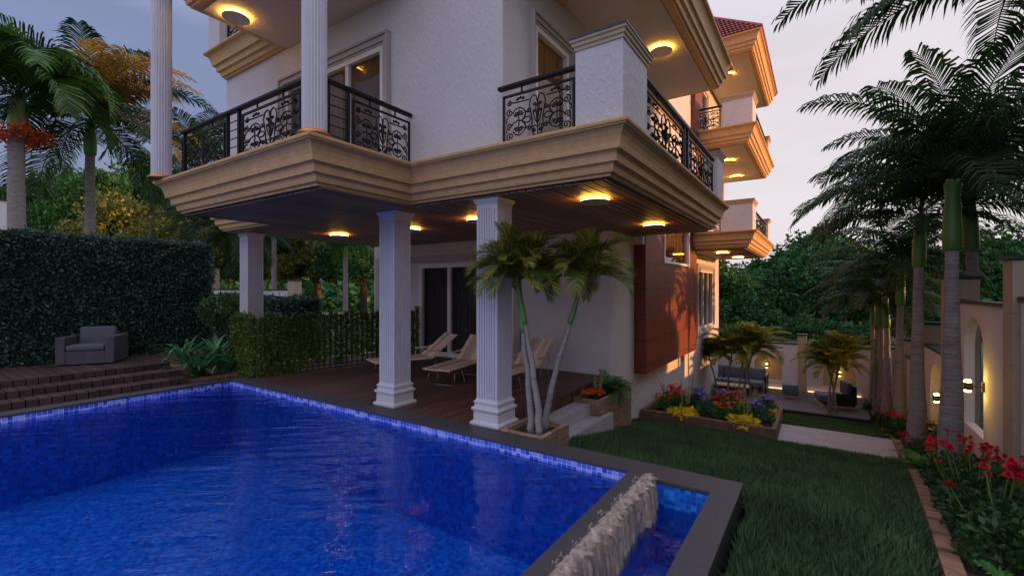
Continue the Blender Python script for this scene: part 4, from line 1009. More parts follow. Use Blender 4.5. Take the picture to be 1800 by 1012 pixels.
def crown_mesh(name, seed, nf, L, mat, nleaf=38, lmax=.5, wleaf=.026, e_hi=1.35, e_lo=-.35, droop=(1.1, 1.9), zsp=.15, **k):
    rs = np.random.RandomState(seed); parts = []
    for i in range(nf):
        t = i / max(1, nf - 1); e0 = e_hi + (e_lo - e_hi) * t ** .9; az = i * 2.39996 + rs.uniform(-.25, .25)
        dr = droop[0] + (droop[1] - droop[0]) * rs.rand(); LL = L * rs.uniform(.85, 1.1) * (.82 if t < .15 else 1)
        parts.append(frond_arrays(LL, e0, dr, nleaf, lmax, wleaf, az, rs, (0, 0, zsp * (1 - t)), **k))
    V, F = merge(parts); return fastmesh(name, V, F, mat)
def trunk_path(h, lean, seed, n=14):
    rs = random.Random(seed); return [(lean[0] * (i / n) ** 1.5 + .01 * rs.uniform(-1, 1), lean[1] * (i / n) ** 1.5 + .01 * rs.uniform(-1, 1), h * i / n) for i in range(n + 1)]
def royal_palm(label, h, sh, r0, r1, crown, seed, group, lean=(0, 0), shaft='crownshaft', name='palm_tree', shr=.096, trunkmat='palm_trunk', n=16):
    t = thing(name, label, 'palm tree', group=group)
    path = trunk_path(h, lean, seed); rs = random.Random(seed + 5)
    rad = [r1 + (r0 - r1) * (1 - i / 14) ** 1.6 * (1 + .02 * rs.uniform(-1, 1)) for i in range(15)]
    rad[0] *= 1.12
    m = MB(); m.tube(path, rad, n); m.build('trunk', trunkmat, t, smooth=True)
    top = Vector(path[-1]); d = (Vector(path[-1]) - Vector(path[-3])).normalized()
    m = MB(); k = [(0, r1 * 1.0), (.04, shr * 1.02), (.2, shr * 1.08), (.5, shr * 1.02), (.75, shr * .82), (.92, shr * .98), (1.0, shr * .75)]
    m.tube([top + d * sh * a - d * .02 for a, _ in k], [b for _, b in k], n); m.build('crownshaft', shaft, t, smooth=True)
    c = link('crown', crown, t); c.location = top + d * (sh * .93); c.rotation_euler = (rs.uniform(-.08, .08), rs.uniform(-.08, .08), seed * 1.3)
    return reg(t)
C1 = crown_mesh('royal_crown', 11, 20, 2.20, 'palm_leaf', 54, .54, .034, 1.50, .10, (.8, 1.7), hang=.75)
C2 = crown_mesh('royal_crown', 23, 20, 2.10, 'palm_leaf', 54, .52, .034, 1.48, .05, (.9, 1.75), hang=.8)
PG = 'royal palms in a row along the right garden wall'
rp = [(1.68, 5.9, 3.25, 'nearest royal palm in the row, its crown above the top right corner'), (1.48, 8.5, 3.18, 'royal palm with the widest trunk standing among the red flowers'), (1.47, 11.1, 3.36, 'second royal palm trunk left of the widest one in the row'),
      (1.47, 13.4, 2.85, 'third royal palm from the widest trunk, with a thin trunk and short shaft'), (1.45, 15.4, 2.75, 'rightmost of the four slim far royal palms close together'), (1.45, 16.6, 2.8, 'second from the right of the four slim far royal palms'),
      (1.45, 17.9, 2.8, 'third from the right of the four slim far royal palms'), (1.45, 19.3, 2.7, 'farthest royal palm in the row, beside the rear wall corner')]
palmA = royal_palm(rp[1][3], 3.18, .98, .165, .072, C1, 3, PG); palmA.location = (rp[1][0], rp[1][1], zs(rp[1][1]))
palmB = royal_palm(rp[2][3], 3.36, .95, .155, .070, C2, 8, PG, lean=(.03, 0)); palmB.location = (rp[2][0], rp[2][1], zs(rp[2][1]))
for i, (x, y, h, lb) in enumerate(rp):
    if i in (1, 2): continue
    if i == 0:
        p0 = royal_palm(lb, 4.1, .95, .17, .075, C2, 17, PG); p0.location = (x, y, zs(y)); p0.rotation_euler = (0, 0, 1.1); continue
    dup((palmA, palmB)[i % 2], (x, y, zs(min(y, 17))), i * 1.9 + .6, lb, h / 3.25 if i != 0 else 1.17)
dup(palmA, (2.22, 11.2, -1.1), 2.2, 'royal palm standing behind the arched opening of the garden wall', 1.09)
# slender areca palms
AC = crown_mesh('areca_crown', 5, 30, .60, 'areca_leaf', 58, .21, .014, 1.55, .30, (.7, 2.1), .08, hang=.22, vee=.55, forward=1.1, start=.03)
def areca(label, h, sh, lean, seed, group, r=.035, crown=AC, cs=1.0):
    t = thing('areca_palm', label, 'palm', group=group)
    m = MB(); p = trunk_path(h, lean, seed, 12); m.tube(p, [r * (1.25 - .45 * i / 12) for i in range(13)], 10); m.build('cane', 'cane_trunk', t, smooth=True)
    top = Vector(p[-1]); d = (top - Vector(p[-4])).normalized()
    m = MB(); m.tube([top - d * .01, top + d * sh * .1, top + d * sh * .6, top + d * sh], [r * .9, r * 1.05, r * .85, r * .7], 10); m.build('green_stem', 'crownshaft', t, smooth=True)
    c = link('crown', crown, t); c.location = top + d * sh * .95; c.scale = (cs,) * 3; c.rotation_euler = (0, 0, seed * 1.7); return reg(t)
G3 = 'three thin palms in the stone planter by the pool'
a = areca('left thin palm in the stone planter, its bushy crown against the white column', 1.22, .66, (-.13, .02), 2, G3, cs=1.15); a.location = (-2.83, 4.62, -.05)
a = areca('middle thin palm in the stone planter, upright and touching the left crown', 1.32, .62, (-.24, .05), 4, G3, cs=1.05); a.location = (-2.70, 4.60, -.05)
a = areca('right thin palm in the stone planter, leaning away to the right', 1.32, .58, (.24, .2), 6, G3, cs=1.15); a.location = (-2.78, 4.86, -.05)
GA = 'small palms beside the flower box'; GB = 'small palms in front of the garden armchair'
AC2 = crown_mesh('garden_areca_crown', 15, 28, .80, 'areca_leaf', 44, .25, .024, 1.55, .40, (.7, 1.9), .08, hang=.2, vee=.5, forward=1.0, start=.03)
pa = areca('leftmost small palm of the cluster by the flower box', .95, .5, (-.15, 0), 3, GA, .030, AC2, 1.15)
pa.location = (-2.95, 17.2, -2.15)
for (x, y, rz, s, lb) in ((-2.62, 17.1, 2.0, 1.15, 'second small palm from the left by the flower box, taller'), (-2.35, 17.5, 4.1, 1.05, 'middle small palm of the cluster by the flower box'), (-2.15, 17.1, 3.6, 1.25, 'tallest small palm of the cluster by the flower box'), (-1.95, 17.5, 1.0, 1.12, 'rightmost small palm of the cluster by the flower box')):
    dup(pa, (x, y, -2.15), rz, lb, s)
for (x, y, rz, s, lb) in ((.22, 17.35, 1.9, 1.0, 'left small palm in front of the garden armchair'), (.42, 17.4, 5.6, 1.03, 'right small palm in front of the garden armchair, leaning right'), (.30, 17.6, 3.7, 1.15, 'rear small palm in front of the garden armchair')):
    dup(pa, (x, y, -2.15), rz, lb, s)['group'] = GB
# left palms behind the hedge
C3 = crown_mesh('broad_crown', 31, 16, 2.7, 'broad_palm_leaf', 46, 1.0, .095, 1.5, .55, (1.7, 2.7), .3, hang=.55, vee=.45, forward=.7, start=.15)
PL = 'tall palms behind the left hedge'
bp = royal_palm('broad leaved palm with orange red blossom clusters at the left edge', 5.85, .95, .23, .165, C3, 12, PL, shaft='crownshaft_light', shr=.17); bp.location = (-17.6, 2.75, -.1)
# blossom clusters hang below the crown of this palm
rs_ = np.random.RandomState(4); Pb = []
for k in range(7):
    a_ = k / 7 * 6.28; c_ = np.array((math.cos(a_) * .48, math.sin(a_) * .48, 5.80 + rs_.uniform(-.08, .1))); Pb.append(c_ + rs_.normal(size=(130, 3)) * np.array((.17, .17, .11)))
Pb = np.concatenate(Pb); V_, F_ = rand_leaves(Pb, .10, .6, rs=rs_); link('blossoms', fastmesh('blossoms', V_, F_, 'palm_blossom'), bp)
C4 = crown_mesh('tall_crown', 37, 24, 3.9, 'palm_leaf', 66, .85, .050, 1.50, -.35, (.9, 1.8), .3, hang=.6)
tp = royal_palm('tall palm with sunlit orange fronds left of the left balcony column', 6.1, 1.1, .175, .125, C4, 14, PL, shr=.155); tp.location = (-19.6, 4.7, -.1)
def sun_tinted_fronds():
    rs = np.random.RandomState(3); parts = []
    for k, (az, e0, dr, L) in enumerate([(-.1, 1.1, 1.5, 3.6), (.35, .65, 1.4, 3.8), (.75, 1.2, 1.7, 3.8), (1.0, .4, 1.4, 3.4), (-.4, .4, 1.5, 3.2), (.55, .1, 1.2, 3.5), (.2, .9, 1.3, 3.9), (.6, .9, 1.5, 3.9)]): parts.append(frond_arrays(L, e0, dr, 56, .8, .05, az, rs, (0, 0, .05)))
    V, F = merge(parts); return fastmesh('sun_tinted_fronds', V, F, 'sun_tinted_palm_leaf')
dup(tp, (-24.5, 13.4, -.6), 2.5, 'tall palm whose sunlit orange trunk shows below the wood ceiling, left', .95)
dup(tp, (-27.5, 16.5, -.6), .5, 'palm with a leaning grey trunk seen far below the wood ceiling', .80, .06)
dup(bp, (-17.8, 13.0, -.6), 1.5, 'palm with orange red blossoms seen far below the ceiling lamp', .62)
sp1 = dup(tp, (-21.5, 9.0, -.3), 4.0, 'slim grey palm trunk just right of the rear left column', .62)
dup(tp, (-19.2, 9.2, -.3), 5.0, 'slim grey leaning palm trunk in front of the boundary arch', .60, .0)
dup(tp, (-32, 13, -.3), 1.0, 'distant palm crown showing through the left balcony railing', 1.3)

df = link('sun_tinted_fronds', sun_tinted_fronds(), tp); df.location = (0, 0, 7.15)  # fronds on the right side coloured orange to carry the evening sun
# ------------------------------------------------------------------ trees
def tree_crown(name, seed, mat, rx, rz, nclump, per, leaf, squash=.62):
    rs = np.random.RandomState(seed); parts = []
    for k in range(nclump):
        d = unit(rs.normal(size=(1, 3)))[0]; d[2] = abs(d[2]) * 1.2 - .38; rr = rs.uniform(.45, 1.0) ** .6
        c = d * rr * np.array((rx, rx, rz)); cr = rx * rs.uniform(.16, .34)
        u = unit(rs.normal(size=(per, 3))); q = c + u * (cr * rs.uniform(.55, 1.05, (per, 1))) * np.array((1, 1, squash))
        parts.append(rand_leaves(q, leaf, .6, u * np.array((1, 1, .6)) + np.array((0, 0, -.15)), .75, rs))
    V, F = merge(parts); return fastmesh(name, V, F, mat)
CR = [tree_crown('crown', 1, 'tree_leaf', 2.6, 2.9, 75, 190, .20), tree_crown('crown', 2, 'dark_tree_leaf', 2.8, 3.0, 80, 190, .20), tree_crown('crown', 3, 'golden_tree_leaf', 2.5, 2.3, 70, 190, .18)]
def tree(label, crown, loc, h, s, group, rz=0.0):
    t = thing('leafy_tree', label, 'tree', loc, rz, group)
    m = MB(); rr = random.Random(int(abs(loc[0] * 7 + loc[1]))); H_ = h
    m.tube([(0, 0, -.5), (.05, .03, H_ * .3), (.0, .1, H_ * .62), (.05, 0, H_ * .85)], [.26 * s, .20 * s, .15 * s, .05], 9)
    for k in range(6):
        a_ = k * 1.05 + rr.random(); z_ = H_ * (.38 + .06 * k); m.tube([(0, .05, z_), (math.cos(a_) * 1.0 * s, math.sin(a_) * 1.0 * s, z_ + .9 * s), (math.cos(a_) * 1.8 * s, math.sin(a_) * 1.8 * s, z_ + 1.3 * s)], [.09 * s, .06 * s, .02], 6)
    m.build('trunk', 'bark_dark', t, smooth=True)
    c = link('crown', crown, t); c.location = (0, 0, h * .60); c.scale = (s, s, s * h / 6.4); c.rotation_euler = (0, 0, rz * 2.1)
def pix(px, py, dep):    # world point seen at a given depth along the view axis (used only to choose where distant trees stand)
    A = R(33.9); f = (-math.sin(A), math.cos(A)); r = (math.cos(A), math.sin(A)); a = (px - 900) / 806 * dep
    return (f[0] * dep + r[0] * a, f[1] * dep + r[1] * a, 1.7 - (py - 506) / 806 * dep)
GT = 'trees beyond the left boundary'; GR = 'trees beyond the rear garden wall'
for i, (px, top, dep, k, lb) in enumerate([
        (10, 352, 34, 0, 'green tree low behind the broad leaved palm'), (95, 322, 36, 1, 'dark green tree between the two left palm trunks'), (165, 318, 33, 0, 'green tree behind the tall palm trunk'),
        (215, 345, 31, 2, 'golden green tree right of the tall palm trunk'), (262, 305, 37, 1, 'tall dark tree behind the left balcony column'), (315, 375, 27, 2, 'yellow leaved tree under the balcony corner'),
        (372, 385, 31, 2, 'golden tree right of the yellow tree under the balcony corner'), (440, 380, 34, 1, 'dark tree right of the rear left column'), (510, 400, 30, 0, 'green tree in the middle below the wood ceiling'),
        (560, 415, 28, 2, 'golden tree behind the small blossoming palm'), (640, 400, 27, 1, 'dark tree beside the house wall at the left'), (-60, 330, 33, 1, 'dark tree cut by the left edge of the photo')]):
    x, y, zt = pix(px, top - 28, dep); h = (zt + .5) * 1.12; tree(lb, CR[k], (x, y, -.5), max(3.2, h * .82), max(.62, min(1.25, h / 7.6)), GT, i * 1.7)
for i, (px, top, dep, k, lb) in enumerate([
        (1225, 430, 27, 1, 'dark tree partly hidden by the end of the house'), (1290, 440, 27, 1, 'dark green tree just right of the house end'), (1375, 445, 29, 1, 'tall dark tree above the rear wall pillar'), (1335, 520, 26, 0, 'lower bushy tree behind the small palms'),
        (1445, 425, 30, 1, 'highest dark tree left of the palm row'), (1505, 418, 33, 0, 'green tree behind the far royal palms'), (1420, 530, 25, 1, 'low dark tree behind the rear wall, centre'),
        (1560, 430, 28, 1, 'dark tree behind the third royal palm'), (1625, 440, 26, 1, 'dark tree between the second and widest palm trunks'), (1500, 540, 25, 1, 'low dark tree behind the rear wall at the right'),
        (1740, 428, 20, 1, 'bright green tree over the garden wall right of the widest palm'), (1690, 445, 22, 0, 'green tree behind the palm that stands beyond the wall'), (1810, 420, 19, 1, 'dark tree cut by the right edge of the photo'), (1255, 520, 24, 1, 'low dark tree against the end of the house')]):
    x, y, zt = pix(px, top, dep); z0 = -3.0; h = (zt - z0) * (1.10, .98, 1.16, 1.0, 1.20, 1.04)[i % 6]; tree(lb, CR[k], (x, y, z0), h * .88, max(.6, min(1.2, h / 7.4)), GR, i * 2.3 + .4)
for i, (x, y, h, s_, k, lb) in enumerate([(8.5, 5.0, 11.0, 1.1, 1, 'unseen sun blocking tree beyond the right garden wall, level with the pool'), (9.5, 9.0, 12.0, 1.15, 0, 'unseen sun blocking tree beyond the right garden wall, level with the steps'), (11.5, 13.0, 10.6, 1.15, 1, 'unseen sun blocking tree beyond the right garden wall, level with the flower box'),
        (7.6, -2.0, 9.6, 1.15, 1, 'unseen sun blocking tree beyond the right garden wall, behind the camera'), (8.6, 1.8, 10.6, 1.15, 0, 'tall unseen sun blocking tree beyond the right garden wall, level with the basin'), (11.0, 0.2, 8.6, 1.1, 0, 'unseen sun blocking tree beyond the right garden wall, level with the camera'), (14.5, 9.5, 12.4, 1.15, 1, 'unseen sun blocking tree in the second row beyond the right garden wall'), (15.0, 16.5, 7.0, 1.05, 0, 'farthest unseen sun blocking tree beyond the right garden wall'), (13.0, 5.5, 8.8, 1.1, 1, 'unseen sun blocking tree in the second row level with the pool')]):
    tree(lb, CR[k], (x, y, -2.2), h, s_, 'unseen sun blocking trees added beyond the right garden wall', i * 1.3)  # out-of-view trees added to keep the low sun off the near facade
# far tree line that reads as one mass
rs_ = np.random.RandomState(77); Pm = []
for a_ in np.linspace(-1.75, .75, 90):
    d_ = rs_.uniform(60, 85); hh = rs_.uniform(3.0, 5.5) if a_ > -.5 else rs_.uniform(4.5, 8)
    c_ = np.array((math.sin(a_) * d_, math.cos(a_) * d_, -2.5)); q = unit(rs_.normal(size=(420, 3))) * np.array((4.2, 4.2, hh)); q[:, 2] = np.abs(q[:, 2]); Pm.append(c_ + q)
Pm = np.concatenate(Pm); V_, F_ = rand_leaves(Pm, 1.0, .7, rs=rs_)
tag(link('distant_wood', fastmesh('distant_wood', V_, F_, 'dark_tree_leaf')), 'distant wood on the horizon behind the garden', 'woodland', kind='stuff')

# ------------------------------------------------------------------ hedges
def surface_points(n, x0, y0, z0, x1, y1, z1, rs, faces):
    P = []; Nn = []; areas = {'x+': (y1 - y0) * (z1 - z0), 'x-': (y1 - y0) * (z1 - z0), 'y-': (x1 - x0) * (z1 - z0), 'y+': (x1 - x0) * (z1 - z0), 'z+': (x1 - x0) * (y1 - y0)}
    tot = sum(areas[f] for f in faces)
    for f in faces:
        m = int(n * areas[f] / tot); p = rs.uniform((x0, y0, z0), (x1, y1, z1), (m, 3)); v = np.zeros((m, 3)); ax = 'xyz'.index(f[0]); s = 1 if f[1] == '+' else -1
        p[:, ax] = ((x1, y1, z1) if s > 0 else (x0, y0, z0))[ax]; v[:, ax] = s; P.append(p); Nn.append(v)
    return np.concatenate(P), np.concatenate(Nn)
def hedge(name, label, box, n, size, mat, seed, faces=('x+', 'y-', 'z+', 'y+'), depth=.10, core=.06):
    rs = np.random.RandomState(seed); x0, y0, z0, x1, y1, z1 = box; t = thing(name, label, 'hedge', ((x0 + x1) / 2, (y0 + y1) / 2, z0), world=True)
    P, Nn = surface_points(n, *box, rs, faces)
    wob = np.sin(P[:, 0] * 5 + P[:, 1] * 3.3) * np.sin(P[:, 2] * 6 + P[:, 1] * 4.1) * .03 + np.sin(P[:, 1] * 13 + 1) * np.sin(P[:, 2] * 17) * .02
    P = P + Nn * (rs.uniform(-depth, .03, (len(P), 1)) + wob[:, None]) + Nn * (rs.rand(len(P), 1) < .03) * rs.uniform(.02, .09, (len(P), 1))
    V, F = rand_leaves(P, size, .55, Nn + np.array((0, 0, -.5)), .65, rs); link('leaves', fastmesh('leaves', V, F, mat), t).location = -t.location
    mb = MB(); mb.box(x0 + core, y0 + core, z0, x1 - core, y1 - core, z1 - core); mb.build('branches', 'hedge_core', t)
hedge('tall_hedge', 'tall dark green clipped hedge wall behind the grey armchair', (-12.4, -3.2, .3, -11.85, 5.02, 2.72), 56000, .062, 'hedge_leaf', 21, depth=.09)
hedge('low_hedge', 'low blue green clipped hedge seen over the slat screen', (-13.6, 6.2, -.1, -10.4, 6.9, 1.42), 14000, .07, 'blue_hedge_leaf', 22, ('x+', 'y-', 'z+'))
hedge('low_hedge', 'dark hedge between the topiary and the slat screen', (-12.0, 5.2, -.1, -10.0, 5.7, 1.05), 12000, .07, 'blue_hedge_leaf', 24, ('x+', 'y-', 'z+'))
def slat_screen():
    t = thing('planted_screen', 'green screen of upright leafy strips along the left end of the lounger deck', 'screen', (-8.5, 6, 0), world=True)
    rs = np.random.RandomState(31); P = []; Nn = []; mb = MB()
    def strip(x, y, nx, ny, full, w=.075):
        z0 = .02 if full else rs.uniform(.04, .26); m = 620; tx, ty = -ny, nx; zt = rs.uniform(1.10, 1.24)
        z = rs.uniform(z0, zt, m); u = rs.normal(size=m) * w * .42; dd = rs.uniform(-.03, .035, m)
        P.append(np.stack([x + tx * u + nx * dd, y + ty * u + ny * dd, z], 1)); Nn.append(np.tile((nx, ny, -.5), (m, 1)))
        mb.box(x - .012, y - .012, 0, x + .012, y + .012, 1.15)
    x = -9.72
    while x < -8.90: strip(x, 4.50, 0, -1, True); x += .075
    y = 4.58
    def dx(y): return -8.86 + (y - 4.6) * .13
    while y < 8.25:
        strip(dx(y), y, 1, 0, y < 5.2, .060); y += .125
    P = np.concatenate(P); Nn = np.concatenate(Nn); V, F = rand_leaves(P, .055, .6, Nn.astype(float), .6, rs); link('leaves', fastmesh('leaves', V, F, 'screen_leaf'), t).location = -t.location
    mb.box(-9.72, 4.525, .02, -8.92, 4.54, 1.14)
    mb.tube([(dx(4.6) - .02, 4.6, 1.11), (dx(8.3) - .02, 8.3, 1.11)], .015, 6); mb.tube([(dx(4.6) - .02, 4.6, .07), (dx(8.3) - .02, 8.3, .07)], .015, 6); mb.build('frame', 'bark_dark', t)
    mb = MB(); mb.prism([(dx(4.6) - .25, 4.7), (dx(4.6) - .09, 4.7), (dx(8.3) - .09, 8.3), (dx(8.3) - .25, 8.3)], -.1, .20); mb.build('trough', 'frame_white', t)
hedge('sun_blocking_hedge', 'long unseen hedge added outside the right garden wall to block low sun', (4.7, -4.0, -1.5, 5.5, 12.4, 3.3), 30000, .13, 'bush_leaf', 29, ('x-', 'x+', 'z+', 'y+'))  # out-of-view hedge added to stop sun reaching the armchair and columns
slat_screen()
def topiary():
    t = thing('topiary_tree', 'small round topiary tree right of the tall dark hedge', 'tree', (-10.75, 4.85, .0))
    rs = np.random.RandomState(6); u = unit(rs.normal(size=(6000, 3))); P = u * rs.uniform(.75, 1.02, (6000, 1)) * np.array((.52, .52, .36)) * (1 + .08 * np.sin(u[:, :1] * 9) * np.sin(u[:, 1:2] * 8)) + np.array((0, 0, 1.22))
    V, F = rand_leaves(P, .06, .6, u, .7, rs); link('crown', fastmesh('crown', V, F, 'topiary_leaf'), t)
    m = MB(); m.tube([(0, 0, 0), (.02, 0, .5), (0, 0, 1.1)], [.03, .025, .02], 8); m.build('trunk', 'bark_dark', t, smooth=True)
topiary()

# ------------------------------------------------------------------ small plants
def strap_plant(seed, n=34, L=.5, w=.035, e0=(.7, 1.4), droop=1.5):
    rs = np.random.RandomState(seed); V = []; F = []; o = 0; seg = 7
    for k in range(n):
        az = rs.uniform(0, 6.28); e = rs.uniform(*e0); LL = L * rs.uniform(.7, 1.15); p = np.array((rs.normal() * .02, rs.normal() * .02, 0.)); side = np.array((-math.sin(az), math.cos(az), 0)); dr = droop * rs.uniform(.7, 1.3)
        for i in range(seg + 1):
            t = i / seg; ww = w * (math.sin(math.pi * (.18 + .8 * t)) ** .8) * .5 + .001; V += [p - side * ww, p + side * ww]
            ee = e - dr * t ** 1.5; p = p + np.array((math.cos(ee) * math.cos(az), math.cos(ee) * math.sin(az), math.sin(ee))) * LL / seg
            if i < seg: F.append((o + 2 * i, o + 2 * i + 1, o + 2 * i + 3, o + 2 * i + 2))
        o += 2 * (seg + 1)
    return np.array(V), np.array(F)
V_, F_ = strap_plant(1); ME_SPIDER = fastmesh('leaves', V_, F_, 'spider_leaf')
for i, (x, y, z, s, lb) in enumerate([(-10.12, 3.80, .28, 1.45, 'left rear green strap leaved plant beside the deck steps'), (-9.62, 3.80, .07, 1.45, 'front green strap leaved plant at the pool corner'), (-9.95, 4.25, .25, 1.45, 'rear right green strap leaved plant near the topiary'), (-9.60, 4.28, .07, 1.4, 'right green strap leaved plant beside the slat screen')]):
    t = thing('strap_plant', lb, 'plant', (x, y, z), i * 1.3, 'green strap leaved plants at the far pool corner'); t.scale = (s,) * 3
    link('leaves', ME_SPIDER, t)
def pot(x, y, z0, z1, r, label):
    t = thing('clay_pot', label, 'pot', (x, y, z0)); m = MB(); h = z1 - z0; m.lathe([(r * .72, 0), (r * .95, h * .75), (r * 1.03, h * .8), (r * 1.05, h), (r * .9, h), (r * .88, h * .85)], (0, 0, 0), 20); m.build('bowl', 'terracotta_pot', t, smooth=False)
    m = MB(); m.lathe([(r * .87, h * .86), (r * .5, h * .88)], (0, 0, 0), 20); m.build('soil', 'soil', t)
pot(-10.12, 3.82, .02, .28, .24, 'clay pot under the left rear strap leaved plant'); pot(-9.95, 4.25, .02, .25, .2, 'clay pot under the rear right strap leaved plant')
def bloom_mesh(name, mat, r=.045, layers=3, npet=9, dome=.5, seed=0):
    rs = np.random.RandomState(seed); P = []; D = []; S = []; L = []
    for l in range(layers):
        rr = r * (1 - .17 * l); el = -.15 + l * .36
        for k in range(npet):
            a = 2 * math.pi * (k + l * .5) / npet + rs.uniform(-.1, .1); P.append((0, 0, .006 * l)); D.append((math.cos(a) * math.cos(el), math.sin(a) * math.cos(el), math.sin(el))); S.append((-math.sin(a), math.cos(a), 0)); L.append(rr)
    P, D, S, L = map(lambda q: np.array(q, float), (P, D, S, L)); V, F = leaf_quads(P, D, S, L, L * 1.0); return fastmesh(name, V, F, mat)
ME_RED = bloom_mesh('bloom', 'red_petal', .050, 5, 11)
def bush_mesh(seed, n, rx, rz, leaf, mat, asp=.5):
    rs = np.random.RandomState(seed); u = unit(rs.normal(size=(n, 3))); u[:, 2] = np.abs(u[:, 2]); P = u * (rs.uniform(.1, 1, (n, 1)) ** .45) * np.array((rx, rx, rz)); P[:, 2] += .01
    V, F = rand_leaves(P, leaf, asp, u * np.array((1, 1, .3)) + np.array((0, 0, .25)), .6, rs); return V, F
ME_BUSH = [fastmesh('foliage', *bush_mesh(s, 900, .29, .42, .058, 'bush_leaf'), 'bush_leaf') for s in (1, 2)]
def stems(pts, r=.004):
    m = MB()
    for p in pts: m.tube([(p[0] * .3, p[1] * .3, 0), (p[0] * .7, p[1] * .7, p[2] * .6), (p[0], p[1], p[2])], r, 4)
    return m
def flower_bush(name, label, loc, seed, group, nb=9, rx=.28, hz=.56, fol=None, bloom=None, bs=1.0, cat='flowering bush'):
    t = thing(name, label, cat, loc, 0, group); rs = random.Random(seed); pts = []
    for k in range(nb):
        a = rs.uniform(0, 6.28); rr = rx * math.sqrt(rs.random()); pts.append((math.cos(a) * rr, math.sin(a) * rr, hz * rs.uniform(.78, 1.08)))
    f = link('foliage', fol, t); f.rotation_euler = (0, 0, rs.uniform(0, 6)); stems(pts).build('stems', 'stem_green', t)
    for p in pts:
        b = link('bloom', bloom, t); b.location = p; b.rotation_euler = (rs.uniform(-.4, .4), rs.uniform(-.4, .4), rs.uniform(0, 6)); b.scale = (bs * rs.uniform(.85, 1.15),) * 3
    return t
RG = 'red flowering bushes along the garden wall'
k = 0
where = ['at the bottom right corner', 'in the foreground of the wall bed', 'against the nearest white wall', 'in front of the widest palm trunk', 'left of the widest palm trunk', 'right of the widest palm trunk', 'under the second wall lamp', 'beside the grey path', 'at the foot of the second palm', 'at the foot of the third palm', 'near the far slim palms', 'beside the garden lawn']
rows = [(1.05, 4.35, 3), (1.45, 4.4, 12), (1.1, 5.0, 7), (1.5, 5.1, 14), (1.15, 5.65, 8), (1.6, 5.8, 11), (1.25, 6.35, 8), (1.65, 6.6, 9), (1.30, 7.1, 9), (1.7, 7.4, 8), (1.35, 7.8, 6), (1.75, 8.2, 4), (1.38, 9.3, 9), (1.7, 9.7, 6), (1.42, 10.2, 12), (1.75, 10.6, 9), (1.42, 11.7, 10), (1.75, 12.2, 6), (1.42, 12.7, 9), (1.7, 13.9, 5), (1.42, 14.4, 7), (1.42, 16.0, 5), (1.40, 18.5, 10)]
names_r = ['lowest red flower bush at the very bottom beside the kerb', 'red flower bush at the right edge against the near wall', 'red flower bush by the kerb just above the lowest one', 'dense red flower bush in the middle of the near bed', 'red flower bush by the kerb, third up from the bottom', 'red flower bush against the nearest beige pillar foot', 'red flower bush by the kerb in front of the widest palm', 'red flower bush right of the widest palm trunk',
           'red flower bush touching the kerb at the widest palm foot', 'red flower bush below the arched opening', 'small red bush left of the widest palm trunk', 'small red bush under the brightest wall lamp', 'red bush just behind the widest palm trunk', 'red bush below the wall between first and second palm', 'dense red bush at the near corner of the grey path', 'red bush before the second wall lamp', 'red bush at the foot of the second palm by the path',
           'small red bush behind the second palm', 'red bush by the kerb opposite the path end', 'small red bush under the third wall panel', 'red bush beside the garden grass', 'low red bush beside the slim far palms', 'tall red bush at the rear wall corner']
for i, (x, y, nb) in enumerate(rows):
    flower_bush('red_flower_bush', names_r[i], (x, y, zs(min(y, 17)) + .05), 40 + i, RG, max(3, int(nb * .75)) + (2 if i > 9 else 0), .32, .60 if y < 9 else .46, ME_BUSH[i % 2], ME_RED, .82 if y < 9 else 1.0)
# ferns
def fern(label, loc, s, seed, mat='bright_leaf', nf=16, name='fern'):
    me = crown_mesh('fronds', seed, nf, .42, mat, 22, .10, .018, 1.35, .25, (.8, 1.6), .01, hang=.3, vee=.2, forward=.3, start=.08); t = thing(name, label, 'fern', loc, 0, None); t.scale = (s,) * 3; link('fronds', me, t); return t
fern('fern at the bottom right among the red flowers, left one', (.98, 3.75, -.18), .9, 51); fern('fern at the bottom right among the red flowers, right one', (1.30, 3.9, -.18), .95, 52)
fern('bright fern left of the widest palm trunk', (1.25, 8.9, zs(8.9) + .05), 1.1, 53); fern('small fern below the brightest wall lamp', (1.72, 6.9, zs(6.9) + .2), .9, 54)
fern('arching green fern in the tall planter beside the steps', (-3.12, 7.75, -.16), 1.25, 55, nf=22)
ME_OR = bloom_mesh('bloom', 'orange_petal', .040, 3, 8); ME_SC = bloom_mesh('bloom', 'scarlet_petal', .042, 3, 8); ME_PU = bloom_mesh('bloom', 'purple_petal', .038, 2, 7); ME_PK = bloom_mesh('bloom', 'pink_petal', .03, 2, 7)
FB = fastmesh('foliage', *bush_mesh(7, 420, .17, .26, .07, 'bright_leaf', .35), 'bright_leaf'); FT = fastmesh('foliage', *bush_mesh(8, 420, .22, .30, .06, 'teal_leaf', .6), 'teal_leaf'); FL = fastmesh('foliage', *bush_mesh(9, 260, .15, .10, .05, 'bush_leaf'), 'bush_leaf')
flower_bush('marigold_clump', 'round orange flower clump at the front of the tall planter by the steps', (-3.16, 7.1, -.17), 5, 'orange flowers in the planter by the steps', 42, .19, .15, FL, ME_OR, .95, 'flowers')
flower_bush('marigold_clump', 'small orange flower clump behind the fern in the tall planter', (-3.05, 8.12, -.17), 6, 'orange flowers in the planter by the steps', 12, .09, .16, FL, ME_OR, .9, 'flowers')
ME_SPK = None
